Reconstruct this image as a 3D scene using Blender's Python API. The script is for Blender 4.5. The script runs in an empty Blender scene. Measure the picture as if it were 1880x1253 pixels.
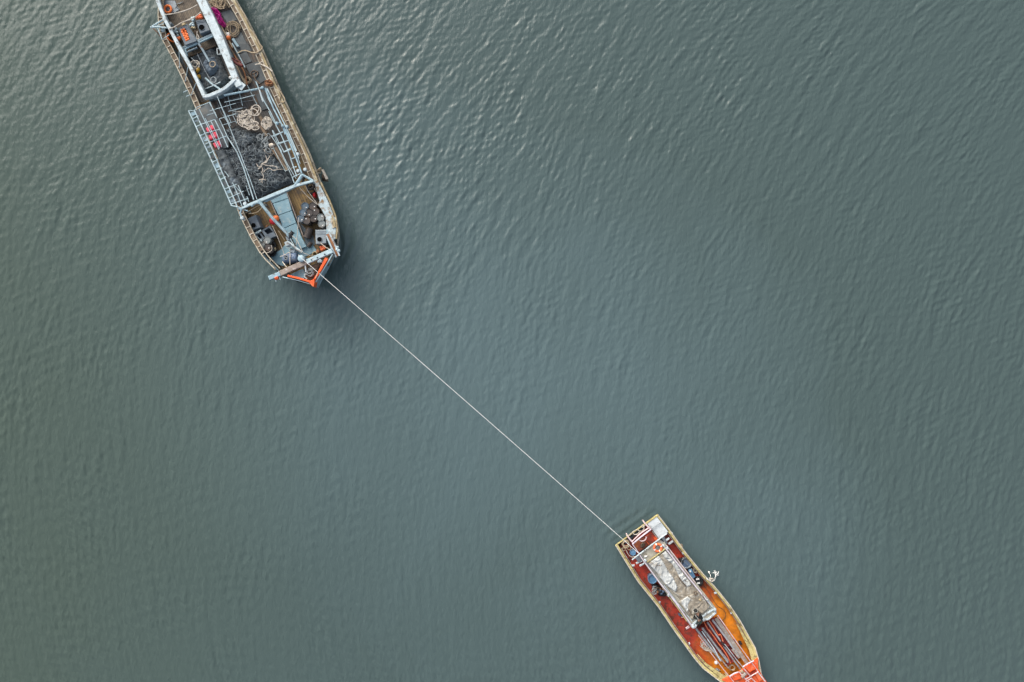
import bpy, bmesh, math, random
import numpy as np
from mathutils import Vector, Matrix, noise as mnoise

random.seed(7); rng = np.random.default_rng(11)
C = bpy.context.scene.collection

# ------------------------------------------------------------------ camera, sky, sun, exposure
CAM_H = 56.0
cam_d = bpy.data.cameras.new('camera'); cam_d.lens = 24.0; cam_d.sensor_width = 36.0
cam_d.clip_start = 0.5; cam_d.clip_end = 12000.0
cam = bpy.data.objects.new('camera', cam_d); cam.location = (0, 0, CAM_H); C.objects.link(cam)
bpy.context.scene.camera = cam

SUN = Vector((-50.0, 84.0, 56.0)).normalized()          # towards the sun behind thin cloud
w = bpy.data.worlds.new('World'); bpy.context.scene.world = w; w.use_nodes = True
nt = w.node_tree; nt.nodes.clear()
sky = nt.nodes.new('ShaderNodeTexSky'); sky.sky_type = 'NISHITA'; sky.sun_disc = False
sky.sun_elevation = math.asin(SUN.z); sky.sun_rotation = math.atan2(SUN.x, SUN.y)
sky.air_density = 1.0; sky.dust_density = 6.0; sky.ozone_density = 1.0
hs = nt.nodes.new('ShaderNodeHueSaturation'); hs.inputs['Saturation'].default_value = 0.5
bg = nt.nodes.new('ShaderNodeBackground'); bg.inputs['Strength'].default_value = 0.15
wo = nt.nodes.new('ShaderNodeOutputWorld')
ge = nt.nodes.new('ShaderNodeNewGeometry'); sx = nt.nodes.new('ShaderNodeSeparateXYZ'); ma = nt.nodes.new('ShaderNodeMath'); ma.operation = 'MULTIPLY_ADD'
mc = nt.nodes.new('ShaderNodeMath'); mc.operation = 'ABSOLUTE'                     # overcast sky: the zenith is brighter than the horizon
ma.inputs[1].default_value = 0.85; ma.inputs[2].default_value = 0.35; mu = nt.nodes.new('ShaderNodeVectorMath'); mu.operation = 'SCALE'
nt.links.new(ge.outputs['Incoming'], sx.inputs[0]); nt.links.new(sx.outputs['Z'], mc.inputs[0]); nt.links.new(mc.outputs[0], ma.inputs[0])
nt.links.new(sky.outputs[0], hs.inputs['Color']); nt.links.new(hs.outputs[0], mu.inputs[0]); nt.links.new(ma.outputs[0], mu.inputs['Scale']); nt.links.new(mu.outputs[0], bg.inputs['Color'])
nt.links.new(bg.outputs[0], wo.inputs['Surface'])
sl = bpy.data.lights.new('sun', 'SUN'); sl.energy = 0.7; sl.angle = math.radians(62); sl.color = (1.0, 0.985, 0.96)
so = bpy.data.objects.new('sun', sl); so.rotation_euler = SUN.to_track_quat('Z', 'Y').to_euler(); C.objects.link(so)
vs = bpy.context.scene.view_settings
vs.view_transform = 'Standard'; vs.look = 'None'; vs.exposure = 1.16; vs.gamma = 1.0; vs.use_curve_mapping = False

# ------------------------------------------------------------------ survey: points read off the aerial view at a known height
FPX = 24.0 / 36.0 * 1880.0
SHEETS = {0: (0, 0, 1.0), 1: (260, 0, 7.833), 2: (270, 80, 7.231), 3: (330, 150, 7.833), 4: (370, 230, 7.833),
          5: (400, 320, 7.833), 6: (430, 400, 8.545), 7: (250, 0, 6.595), 8: (330, 170, 5.447),
          11: (1100, 930, 11.39), 12: (1150, 1000, 9.895), 13: (1200, 1060, 9.895), 14: (1250, 1130, 10.188),
          15: (1090, 920, 3.762), 10: (1255, 1105, 20.886)}
def P(s, x, y, z):
    ox, oy, k = SHEETS[s]
    px, py = ox + x / k, oy + y / k
    return Vector(((px - 940) / FPX * (CAM_H - z), -(py - 626.5) / FPX * (CAM_H - z), z))
def PS(s, pts, z): return [P(s, p[0], p[1], p[2] if len(p) > 2 else z) for p in pts]
def M_PX(s, n, z): return n / SHEETS[s][2] / FPX * (CAM_H - z)       # sheet length to metres

# ------------------------------------------------------------------ materials
MATS = {}
def mat(name, c1, c2=None, scale=2.5, rough=0.75, bump=0.25, metal=0.0, stain=None, stain_amt=0.35, stain_scale=1.3,
        fine=28.0, rot=0.0, plank=None, spec=0.35, vary=0.0):
    if name in MATS: return MATS[name]
    m = bpy.data.materials.new(name); m.use_nodes = True; MATS[name] = m
    t = m.node_tree; n = t.nodes; L = t.links.new
    b = n['Principled BSDF']; b.inputs['Roughness'].default_value = rough; b.inputs['Metallic'].default_value = metal
    b.inputs['Specular IOR Level'].default_value = spec
    tc = n.new('ShaderNodeTexCoord'); mp = n.new('ShaderNodeMapping'); mp.inputs['Rotation'].default_value = (0, 0, -rot)
    L(tc.outputs['Object'], mp.inputs['Vector'])
    c2 = c2 or tuple(v * 0.62 for v in c1)
    nz = n.new('ShaderNodeTexNoise'); nz.inputs['Scale'].default_value = scale; nz.inputs['Detail'].default_value = 6; nz.inputs['Roughness'].default_value = 0.65
    L(mp.outputs[0], nz.inputs['Vector'])
    rp = n.new('ShaderNodeValToRGB'); rp.color_ramp.elements[0].position = 0.36; rp.color_ramp.elements[1].position = 0.64
    rp.color_ramp.elements[0].color = (*c2, 1); rp.color_ramp.elements[1].color = (*c1, 1)
    L(nz.outputs['Fac'], rp.inputs[0]); col = rp.outputs[0]
    if stain:
        n2 = n.new('ShaderNodeTexNoise'); n2.inputs['Scale'].default_value = stain_scale; n2.inputs['Detail'].default_value = 9; n2.inputs['Roughness'].default_value = 0.72
        mp2 = n.new('ShaderNodeMapping'); mp2.inputs['Location'].default_value = (3.1, 7.7, 1.3); L(mp.outputs[0], mp2.inputs['Vector']); L(mp2.outputs[0], n2.inputs['Vector'])
        r2 = n.new('ShaderNodeValToRGB'); r2.color_ramp.elements[0].position = 0.62 - stain_amt * 0.3; r2.color_ramp.elements[1].position = 0.70 - stain_amt * 0.25
        L(n2.outputs['Fac'], r2.inputs[0])
        mx = n.new('ShaderNodeMixRGB'); mx.inputs['Color2'].default_value = (*stain, 1); L(r2.outputs[0], mx.inputs['Fac']); L(col, mx.inputs['Color1']); col = mx.outputs[0]
    if plank:
        br = n.new('ShaderNodeTexBrick'); br.inputs['Scale'].default_value = 1.0; br.inputs['Brick Width'].default_value = plank[0]
        br.inputs['Row Height'].default_value = plank[1]; br.inputs['Mortar Size'].default_value = 0.014; br.inputs['Mortar Smooth'].default_value = 0.3
        br.inputs['Color1'].default_value = (0.75, 0.75, 0.75, 1); br.inputs['Color2'].default_value = (1.15, 1.1, 1.05, 1); br.inputs['Mortar'].default_value = (0.25, 0.22, 0.2, 1)
        L(mp.outputs[0], br.inputs['Vector'])
        mu = n.new('ShaderNodeMixRGB'); mu.blend_type = 'MULTIPLY'; mu.inputs['Fac'].default_value = 1.0; L(col, mu.inputs['Color1']); L(br.outputs['Color'], mu.inputs['Color2']); col = mu.outputs[0]
    if vary:
        oi = n.new('ShaderNodeObjectInfo'); hv = n.new('ShaderNodeHueSaturation'); mr = n.new('ShaderNodeMapRange')
        mr.inputs['To Min'].default_value = 1 - vary; mr.inputs['To Max'].default_value = 1 + vary
        L(oi.outputs['Random'], mr.inputs['Value']); L(mr.outputs[0], hv.inputs['Value']); L(col, hv.inputs['Color']); col = hv.outputs[0]
    L(col, b.inputs['Base Color'])
    n3 = n.new('ShaderNodeTexNoise'); n3.inputs['Scale'].default_value = fine; n3.inputs['Detail'].default_value = 4; L(mp.outputs[0], n3.inputs['Vector'])
    bp = n.new('ShaderNodeBump'); bp.inputs['Strength'].default_value = bump; bp.inputs['Distance'].default_value = 0.03
    L(n3.outputs['Fac'], bp.inputs['Height']); L(bp.outputs[0], b.inputs['Normal'])
    return m
A1 = math.atan2(-0.917, 0.40); A2 = math.atan2(-316, 242)          # headings of the two boats
RUST = (0.16, 0.075, 0.035)
mat('white_paint', (0.50, 0.57, 0.585), (0.34, 0.41, 0.43), stain=(0.17, 0.16, 0.15), stain_amt=0.28, stain_scale=2.6)
mat('pale_blue_paint', (0.30, 0.42, 0.47), (0.19, 0.29, 0.34), stain=(0.13, 0.10, 0.08), stain_amt=0.25, stain_scale=2.8)
mat('pale_pipe', (0.42, 0.53, 0.56), (0.26, 0.35, 0.38), stain=RUST, stain_amt=0.12, stain_scale=3)
mat('blue_panel', (0.22, 0.345, 0.39), (0.15, 0.255, 0.30), scale=1.4, stain=(0.30, 0.37, 0.37), stain_amt=0.22, stain_scale=2)
mat('shelf_paint', (0.42, 0.50, 0.52), (0.27, 0.34, 0.36), scale=2.2, stain=(0.19, 0.12, 0.06), stain_amt=0.42, stain_scale=1.6)
mat('dark_hull', (0.055, 0.058, 0.045), (0.03, 0.034, 0.028), scale=1.5, stain=(0.10, 0.085, 0.05), stain_amt=0.3, stain_scale=1.5)
mat('grey_blue_beam', (0.24, 0.31, 0.34), (0.15, 0.20, 0.23), stain=RUST, stain_amt=0.15, stain_scale=2)
mat('cream_rail', (0.47, 0.43, 0.34), (0.31, 0.27, 0.20), scale=1.7, stain=(0.14, 0.11, 0.075), stain_amt=0.35, stain_scale=2.2)
mat('block_paint', (0.55, 0.50, 0.42), (0.36, 0.31, 0.24), vary=0.2)
mat('hull_timber', (0.30, 0.24, 0.13), (0.17, 0.13, 0.07), scale=1.5, stain=(0.42, 0.38, 0.27), stain_amt=0.3, stain_scale=1.8)
mat('brown_cap', (0.15, 0.105, 0.065), (0.085, 0.062, 0.043), stain=(0.2, 0.17, 0.12), stain_amt=0.3, stain_scale=2.5)
mat('fore_deck', (0.20, 0.135, 0.05), (0.10, 0.066, 0.03), scale=0.9, stain=(0.06, 0.05, 0.04), stain_amt=0.4, stain_scale=1.0, rot=A1, plank=(3.4, 0.2))
mat('aft_deck', (0.105, 0.10, 0.094), (0.06, 0.058, 0.054), scale=1.2, stain=(0.14, 0.095, 0.06), stain_amt=0.28, rot=A1, plank=(3.0, 0.2))
mat('shelf_wood', (0.14, 0.115, 0.085), (0.085, 0.07, 0.05), scale=1.8, stain=(0.055, 0.045, 0.035), stain_amt=0.3, rot=A1, plank=(2.2, 0.13))
mat('deck_mat', (0.075, 0.09, 0.095), (0.045, 0.055, 0.06), scale=1.6, stain=(0.10, 0.10, 0.09), stain_amt=0.25, rough=0.6, vary=0.25)
mat('side_deck_paint', (0.10, 0.13, 0.145), (0.065, 0.082, 0.092), scale=1.0, stain=(0.11, 0.075, 0.05), stain_amt=0.35, stain_scale=0.8)
mat('dark_net', (0.105, 0.12, 0.126), (0.036, 0.043, 0.047), scale=3.5, stain=(0.14, 0.17, 0.19), stain_amt=0.3, stain_scale=0.9, rough=0.95, bump=1.0, fine=18)
mat('blue_net', (0.12, 0.155, 0.19), (0.045, 0.06, 0.075), scale=4, rough=0.95, bump=1.0, fine=16)
mat('brown_net', (0.15, 0.11, 0.075), (0.06, 0.045, 0.035), scale=5, rough=0.95, bump=1.0, fine=16)
mat('net_strand', (0.27, 0.31, 0.32), (0.13, 0.15, 0.155), scale=2, rough=0.9)
mat('white_rope', (0.56, 0.51, 0.44), (0.34, 0.30, 0.24), scale=5, rough=0.9, fine=60)
mat('tow_white', (0.80, 0.80, 0.77), (0.66, 0.66, 0.62), scale=1.2, rough=0.9, fine=60)
mat('beige_rope', (0.42, 0.34, 0.23), (0.27, 0.21, 0.14), scale=5, rough=0.9, fine=60)
mat('grey_rope', (0.30, 0.33, 0.33), (0.18, 0.20, 0.2), scale=5, rough=0.9, fine=60)
mat('brown_hose', (0.13, 0.085, 0.055), (0.07, 0.05, 0.035), rough=0.6)
mat('rust_rope', (0.32, 0.15, 0.07), (0.18, 0.08, 0.04), rough=0.9)
mat('orange_plastic', (0.80, 0.21, 0.05), (0.66, 0.14, 0.035), scale=3, rough=0.45, bump=0.1)
mat('orange_faded', (0.74, 0.17, 0.06), (0.58, 0.12, 0.045), scale=3, rough=0.6, stain=(0.7, 0.4, 0.3), stain_amt=0.15)
mat('pink_float', (0.75, 0.075, 0.13), (0.6, 0.07, 0.10), scale=4, rough=0.5, bump=0.1, vary=0.2)
mat('magenta_sheet', (0.55, 0.015, 0.24), (0.34, 0.01, 0.17), scale=3, rough=0.45, stain=(0.75, 0.3, 0.5), stain_amt=0.25, stain_scale=5)  # paler pink blotches paint highlights on the crumpled plastic into its colour
mat('red_plastic', (0.62, 0.025, 0.03), (0.45, 0.02, 0.025), rough=0.45, bump=0.1)
mat('orange_paint', (0.74, 0.105, 0.022), (0.55, 0.075, 0.02), scale=2.5, stain=(0.50, 0.22, 0.12), stain_amt=0.22, stain_scale=3.5)
mat('grey_plastic', (0.10, 0.13, 0.155), (0.07, 0.09, 0.11), scale=2, rough=0.5, bump=0.1, stain=(0.16, 0.17, 0.17), stain_amt=0.15)
mat('light_grey_plastic', (0.24, 0.28, 0.30), (0.17, 0.20, 0.22), scale=2, rough=0.5, bump=0.1, stain=(0.12, 0.11, 0.09), stain_amt=0.2)
mat('blue_plastic', (0.13, 0.19, 0.28), (0.09, 0.13, 0.2), scale=2, rough=0.45, bump=0.1, stain=(0.2, 0.22, 0.24), stain_amt=0.15)
mat('bright_blue_plastic', (0.13, 0.27, 0.42), (0.09, 0.19, 0.3), scale=2, rough=0.45, bump=0.1, stain=(0.35, 0.4, 0.42), stain_amt=0.25)
mat('black_rubber', (0.022, 0.022, 0.023), (0.012, 0.012, 0.013), rough=0.8)
mat('hole_black', (0.006, 0.006, 0.006), (0.004, 0.004, 0.004), rough=1.0, spec=0.0, bump=0.0)
mat('drum_brown', (0.06, 0.05, 0.045), (0.035, 0.03, 0.028), scale=3, rough=0.6, stain=(0.11, 0.07, 0.045), stain_amt=0.25, vary=0.35)
mat('drum_blue', (0.10, 0.155, 0.20), (0.065, 0.10, 0.13), scale=3, rough=0.55, stain=(0.09, 0.06, 0.04), stain_amt=0.25, vary=0.2)
mat('drum_grey', (0.20, 0.225, 0.22), (0.13, 0.15, 0.15), scale=3, rough=0.6, stain=(0.1, 0.06, 0.04), stain_amt=0.25)
mat('pale_ball', (0.36, 0.45, 0.47), (0.24, 0.32, 0.35), scale=6, rough=0.5, vary=0.25)
mat('beige_ball', (0.45, 0.38, 0.24), (0.34, 0.28, 0.17), scale=6, rough=0.6)
mat('beige_card', (0.42, 0.34, 0.20), (0.33, 0.26, 0.15), scale=3)
mat('yellow_cloth', (0.45, 0.26, 0.03), (0.30, 0.17, 0.02), scale=4)
mat('dark_red_steel', (0.13, 0.03, 0.025), (0.08, 0.02, 0.02), stain=(0.3, 0.2, 0.18), stain_amt=0.1)
mat('pink_pipe', (0.66, 0.52, 0.52), (0.48, 0.36, 0.36), stain=(0.3, 0.2, 0.15), stain_amt=0.15)
mat('lilac_pipe', (0.60, 0.55, 0.60), (0.45, 0.40, 0.45), stain=RUST, stain_amt=0.08)
mat('grey_pole', (0.34, 0.35, 0.36), (0.22, 0.23, 0.24), scale=3, stain=(0.19, 0.15, 0.13), stain_amt=0.25, stain_scale=3, vary=0.2)
mat('tan_board', (0.30, 0.25, 0.21), (0.20, 0.165, 0.14), scale=3, stain=(0.40, 0.38, 0.36), stain_amt=0.25, stain_scale=3)
mat('cream_gunwale', (0.50, 0.43, 0.19), (0.32, 0.265, 0.11), scale=1.7, stain=(0.14, 0.105, 0.05), stain_amt=0.28, stain_scale=2.5)
mat('red_deck', (0.40, 0.055, 0.028), (0.26, 0.038, 0.022), scale=1.1, stain=(0.16, 0.04, 0.025), stain_amt=0.45, stain_scale=1.4, rough=0.6)
mat('orange_deck', (0.62, 0.15, 0.012), (0.46, 0.11, 0.012), scale=0.9, stain=(0.62, 0.10, 0.03), stain_amt=0.4, stain_scale=0.8, rough=0.6)
mat('rust_red_deck', (0.22, 0.06, 0.032), (0.15, 0.042, 0.028), scale=1.1, stain=(0.30, 0.09, 0.03), stain_amt=0.3, stain_scale=1.0, rough=0.65)
mat('well_red', (0.30, 0.03, 0.025), (0.05, 0.02, 0.018), scale=2.4, rough=0.6)
mat('tarp_white', (0.46, 0.48, 0.465), (0.33, 0.34, 0.325), scale=1.2, stain=(0.19, 0.165, 0.13), stain_amt=0.3, stain_scale=0.9, rough=0.7, bump=0.6, fine=7)
mat('tarp_brown', (0.27, 0.24, 0.19), (0.165, 0.14, 0.105), scale=1.8, stain=(0.40, 0.385, 0.335), stain_amt=0.38, stain_scale=1.3, rough=0.75, bump=0.6, fine=7)
mat('roof_board', (0.36, 0.345, 0.28), (0.25, 0.235, 0.185), scale=2.4, stain=(0.15, 0.13, 0.1), stain_amt=0.25, stain_scale=2)
mat('white_board', (0.56, 0.60, 0.61), (0.44, 0.48, 0.49), scale=1.6, stain=(0.36, 0.35, 0.32), stain_amt=0.2, stain_scale=3)
mat('cabin_side', (0.13, 0.15, 0.17), (0.08, 0.09, 0.11), stain=(0.3, 0.3, 0.3), stain_amt=0.15)
mat('machine_black', (0.035, 0.037, 0.04), (0.015, 0.016, 0.018), rough=0.5, stain=(0.10, 0.09, 0.09), stain_amt=0.2, stain_scale=6)
mat('steel', (0.32, 0.35, 0.37), (0.2, 0.23, 0.25), rough=0.45, metal=0.6, stain=RUST, stain_amt=0.2)
mat('white_plastic', (0.72, 0.72, 0.69), (0.6, 0.6, 0.57), rough=0.5)
mat('jacket', (0.016, 0.017, 0.016), (0.010, 0.011, 0.010), rough=0.85, fine=40)
mat('trousers', (0.026, 0.042, 0.036), (0.016, 0.027, 0.023), rough=0.85, fine=40)
mat('skin', (0.30, 0.17, 0.11), (0.26, 0.14, 0.09), rough=0.55, bump=0.05)
mat('pale_strap', (0.5, 0.5, 0.46))

def two_paint_deck():
    m = mat('small_deck', (0.46, 0.045, 0.022), (0.29, 0.034, 0.02), scale=1.3, stain=(0.12, 0.035, 0.022), stain_amt=0.42, stain_scale=1.5, rough=0.6)
    t = m.node_tree; n = t.nodes; L = t.links.new; b = n['Principled BSDF']; red = b.inputs['Base Color'].links[0].from_socket
    tc = n.new('ShaderNodeTexCoord'); mp = n.new('ShaderNodeMapping'); mp.vector_type = 'POINT'; mp.inputs['Rotation'].default_value = (0, 0, -A2); L(tc.outputs['Object'], mp.inputs['Vector'])
    sx = n.new('ShaderNodeSeparateXYZ'); L(mp.outputs[0], sx.inputs[0])
    nz = n.new('ShaderNodeTexNoise'); nz.inputs['Scale'].default_value = 1.1; nz.inputs['Detail'].default_value = 6; L(tc.outputs['Object'], nz.inputs['Vector'])
    a = n.new('ShaderNodeMath'); a.operation = 'MULTIPLY_ADD'; a.inputs[1].default_value = 1.15; L(sx.outputs['Y'], a.inputs[0]); L(sx.outputs['X'], a.inputs[2])
    c = n.new('ShaderNodeMath'); c.operation = 'MULTIPLY_ADD'; c.inputs[1].default_value = 3.4; L(nz.outputs['Fac'], c.inputs[0]); L(a.outputs[0], c.inputs[2])
    r = n.new('ShaderNodeMapRange'); r.inputs['From Min'].default_value = 1.6; r.inputs['From Max'].default_value = 4.6; L(c.outputs[0], r.inputs['Value'])
    rp = n.new('ShaderNodeValToRGB'); e = rp.color_ramp.elements; e[0].color = (0.68, 0.085, 0.016, 1); e[1].color = (0.70, 0.22, 0.010, 1); L(r.outputs[0], rp.inputs[0])
    n2 = n.new('ShaderNodeTexNoise'); n2.inputs['Scale'].default_value = 2.2; n2.inputs['Detail'].default_value = 8; L(tc.outputs['Object'], n2.inputs['Vector'])
    r2 = n.new('ShaderNodeMapRange'); r2.inputs['From Min'].default_value = .3; r2.inputs['From Max'].default_value = .7; r2.inputs['To Min'].default_value = .6; r2.inputs['To Max'].default_value = 1.15; L(n2.outputs['Fac'], r2.inputs['Value'])
    sc = n.new('ShaderNodeVectorMath'); sc.operation = 'SCALE'; L(rp.outputs[0], sc.inputs[0]); L(r2.outputs[0], sc.inputs['Scale'])
    mx = n.new('ShaderNodeMixRGB'); L(r.outputs[0], mx.inputs['Fac']); L(red, mx.inputs['Color1']); L(sc.outputs[0], mx.inputs['Color2'])
    n5 = n.new('ShaderNodeTexNoise'); n5.inputs['Scale'].default_value = 3.2; n5.inputs['Detail'].default_value = 10; n5.inputs['Roughness'].default_value = 0.75; L(mp.outputs[0], n5.inputs['Vector'])
    r5 = n.new('ShaderNodeValToRGB'); r5.color_ramp.elements[0].position = .55; r5.color_ramp.elements[1].position = .68; L(n5.outputs['Fac'], r5.inputs[0])
    m5 = n.new('ShaderNodeMixRGB'); m5.inputs['Color2'].default_value = (0.30, 0.19, 0.13, 1); s5 = n.new('ShaderNodeMath'); s5.operation = 'MULTIPLY'; s5.inputs[1].default_value = .35; L(r5.outputs[0], s5.inputs[0])
    L(s5.outputs[0], m5.inputs['Fac']); L(mx.outputs[0], m5.inputs['Color1']); L(m5.outputs[0], b.inputs['Base Color'])
two_paint_deck()
# ------------------------------------------------------------------ mesh helpers
def catmull(pts, n=5):
    pts = [Vector(p) for p in pts]
    if len(pts) < 3: return pts
    out = []; q = [2 * pts[0] - pts[1]] + pts + [2 * pts[-1] - pts[-2]]
    for i in range(1, len(q) - 2):
        a, b, c, d = q[i - 1:i + 3]
        for k in range(n):
            t = k / n
            out.append(0.5 * (2 * b + (c - a) * t + (2 * a - 5 * b + 4 * c - d) * t * t + (3 * b - a - 3 * c + d) * t ** 3))
    return out + [pts[-1]]
class B:
    def __init__(s): s.v = []; s.f = []
    def add(s, vs, fs):
        o = len(s.v); s.v += [Vector(p) for p in vs]; s.f += [tuple(i + o for i in f) for f in fs]; return s
    def beam(s, p0, p1, w, h, top=True):                       # rectangular bar, p on the top centre line
        p0, p1 = Vector(p0), Vector(p1); d = (p1 - p0).normalized()
        side = d.cross(Vector((0, 0, 1)))
        side = side.normalized() if side.length > 1e-4 else Vector((1, 0, 0))
        up = side.cross(d).normalized(); c = min(w, h) * 0.12
        ring = [(-w / 2, -h), (w / 2, -h), (w / 2, -c), (w / 2 - c, 0), (-w / 2 + c, 0), (-w / 2, -c)]
        vs = [p + side * a + up * b for p in (p0, p1) for a, b in ring]; n = 6
        return s.add(vs, [(i, (i + 1) % n, n + (i + 1) % n, n + i) for i in range(n)] + [tuple(range(n))[::-1], tuple(range(n, 2 * n))])
    def path(s, pts, w, h):                                    # chain of mitred rectangular bars along a polyline
        pts = [Vector(p) for p in pts]; ws = w if isinstance(w, (list, tuple)) else [w] * len(pts)
        vs = []
        for i, p in enumerate(pts):
            d = (pts[min(i + 1, len(pts) - 1)] - pts[max(i - 1, 0)]); d.z = 0; d.normalize()
            sd = Vector((d.y, -d.x, 0)); W = ws[i]; c = min(W, h) * 0.12
            for a, b in ((-W / 2, -h), (W / 2, -h), (W / 2, -c), (W / 2 - c, 0), (-W / 2 + c, 0), (-W / 2, -c)):
                vs.append(p + sd * a + Vector((0, 0, b)))
        n = 6; fs = []
        for k in range(len(pts) - 1):
            fs += [(k * n + i, k * n + (i + 1) % n, (k + 1) * n + (i + 1) % n, (k + 1) * n + i) for i in range(n)]
        e = (len(pts) - 1) * n
        return s.add(vs, fs + [tuple(range(n))[::-1], tuple(range(e, e + n))])
    def tube(s, pts, r, n=6, closed=False):
        pts = [Vector(p) for p in pts]; N = len(pts); vs = []
        rs = r if isinstance(r, (list, tuple)) else [r] * N
        ref = Vector((0, 0, 1))
        for i, p in enumerate(pts):
            a, b = (pts[(i - 1) % N], pts[(i + 1) % N]) if closed else (pts[max(i - 1, 0)], pts[min(i + 1, N - 1)])
            d = (b - a); d = d.normalized() if d.length > 1e-9 else Vector((1, 0, 0))
            x = d.cross(ref)
            x = x.normalized() if x.length > 0.05 else d.cross(Vector((1, 0, 0))).normalized()
            y = x.cross(d)
            vs += [p + rs[i] * (math.cos(2 * math.pi * k / n) * x + math.sin(2 * math.pi * k / n) * y) for k in range(n)]
        fs = []
        for i in range(N if closed else N - 1):
            j = (i + 1) % N
            fs += [(i * n + k, i * n + (k + 1) % n, j * n + (k + 1) % n, j * n + k) for k in range(n)]
        if not closed: fs += [tuple(range(n))[::-1], tuple(range((N - 1) * n, N * n))]
        return s.add(vs, fs)
    def prism(s, poly, z0, z1, ch=0.02):                       # upright slab with chamfered top edge
        pts = [Vector((p[0], p[1])) for p in poly]
        if sum(pts[i].cross(pts[(i + 1) % len(pts)]) for i in range(len(pts))) < 0: pts = pts[::-1]
        n = len(pts); ins = []
        for i in range(n):
            a, b, c = pts[i - 1], pts[i], pts[(i + 1) % n]
            n1 = Vector((-(b - a).y, (b - a).x)); n2 = Vector((-(c - b).y, (c - b).x))
            m = (n1.normalized() + n2.normalized()); m = m.normalized() if m.length > 1e-5 else n1.normalized()
            ins.append(b + m * ch)
        vs = [(p.x, p.y, z0) for p in pts] + [(p.x, p.y, z1 - ch) for p in pts] + [(p.x, p.y, z1) for p in ins]
        fs = []
        for r in (0, 1): fs += [(r * n + i, r * n + (i + 1) % n, (r + 1) * n + (i + 1) % n, (r + 1) * n + i) for i in range(n)]
        return s.add(vs, fs + [tuple(range(n))[::-1], tuple(range(2 * n, 3 * n))])
    def lathe(s, prof, c, axis=(0, 0, 1), n=20):
        ax = Vector(axis).normalized(); x = ax.orthogonal().normalized(); y = ax.cross(x); c = Vector(c)
        vs = [c + ax * z + r * (math.cos(2 * math.pi * k / n) * x + math.sin(2 * math.pi * k / n) * y) for r, z in prof for k in range(n)]
        fs = []
        for i in range(len(prof) - 1): fs += [(i * n + k, i * n + (k + 1) % n, (i + 1) * n + (k + 1) % n, (i + 1) * n + k) for k in range(n)]
        return s.add(vs, fs + [tuple(range(n))[::-1], tuple(range((len(prof) - 1) * n, len(prof) * n))])
    def ball(s, c, r, n=12, sq=1.0):
        return s.lathe([(max(0.001, r * math.sin(math.pi * k / 8)), -r * sq * math.cos(math.pi * k / 8)) for k in range(9)], c, n=n)
    def torus(s, c, R, r, axis=(0, 0, 1), N=28, n=9, a0=0.0, a1=2 * math.pi):
        ax = Vector(axis).normalized(); x = Vector((1, 0, 0)) if abs(ax.z) > 0.9 else ax.orthogonal().normalized()
        x = (x - ax * x.dot(ax)).normalized(); y = ax.cross(x); full = abs(a1 - a0 - 2 * math.pi) < 1e-6
        K = N if full else N + 1
        pts = [Vector(c) + R * (math.cos(a0 + (a1 - a0) * k / N) * x + math.sin(a0 + (a1 - a0) * k / N) * y) for k in range(K)]
        vs = []
        for p in pts:
            o = (p - Vector(c)).normalized()
            vs += [p + r * (math.cos(2 * math.pi * k / n) * o + math.sin(2 * math.pi * k / n) * ax) for k in range(n)]
        fs = []
        for i in range(K if full else K - 1):
            j = (i + 1) % K; fs += [(i * n + k, i * n + (k + 1) % n, j * n + (k + 1) % n, j * n + k) for k in range(n)]
        return s.add(vs, fs)
    def mesh(s, name, o=(0, 0, 0), smooth=False, recalc=True):
        me = bpy.data.meshes.new(name); o = Vector(o)
        me.from_pydata([tuple(p - o) for p in s.v], [], s.f); me.update()
        if recalc:
            bm = bmesh.new(); bm.from_mesh(me); bmesh.ops.recalc_face_normals(bm, faces=bm.faces); bm.to_mesh(me); bm.free()
        if smooth:
            me.polygons.foreach_set('use_smooth', [True] * len(me.polygons))
            try: me.set_sharp_from_angle(angle=math.radians(38))
            except Exception: pass
        return me
    def part(s, name, m, parent, smooth=True):
        root = parent
        wl = Vector((0, 0, 0)); q = parent
        while q: wl += q.location; q = q.parent
        o = bpy.data.objects.new(name, s.mesh(name, wl, smooth)); C.objects.link(o); o.parent = parent
        o.data.materials.append(MATS[m]); return o
    def thing(s, name, m, label, cat, group=None, kind=None, smooth=True, origin=None):
        if origin is None:
            lo = [min(p[i] for p in s.v) for i in range(3)]; hi = [max(p[i] for p in s.v) for i in range(3)]
            origin = ((lo[0] + hi[0]) / 2, (lo[1] + hi[1]) / 2, lo[2])
        o = bpy.data.objects.new(name, s.mesh(name, origin, smooth)); o.location = origin; C.objects.link(o)
        o.data.materials.append(MATS[m]); tag(o, label, cat, group, kind); return o
def tag(o, label, cat, group=None, kind=None):
    o['label'] = label; o['category'] = cat
    if group: o['group'] = group
    if kind: o['kind'] = kind
def root(name, loc, label, cat, group=None):
    o = bpy.data.objects.new(name, None); o.location = loc; C.objects.link(o); tag(o, label, cat, group); o.empty_display_size = 0.2; return o
def bar(parent, name, m, pts, w, h=None, smooth=True):        # straight or bent pipe/timber part
    b = B()
    if h is None: b.tube(pts, w / 2, 8)
    else: b.path(pts, w, h)
    return b.part(name, m, parent, smooth)
def copy_tree(o, loc, rz, parent=None):
    c = o.copy(); C.objects.link(c); c.parent = parent
    if parent is None: c.location = loc; c.rotation_euler = (0, 0, rz)
    for ch in list(o.children): copy_tree(ch, None, None, c)
    return c
def resample(pts, step):
    pts = [Vector(p) for p in pts]; out = [pts[0].copy()]; need = step
    for a, b in zip(pts, pts[1:]):
        L = (b - a).length; pos = 0.0
        while L - pos >= need: pos += need; out.append(a.lerp(b, pos / L)); need = step
        need -= L - pos
    return out
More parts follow.
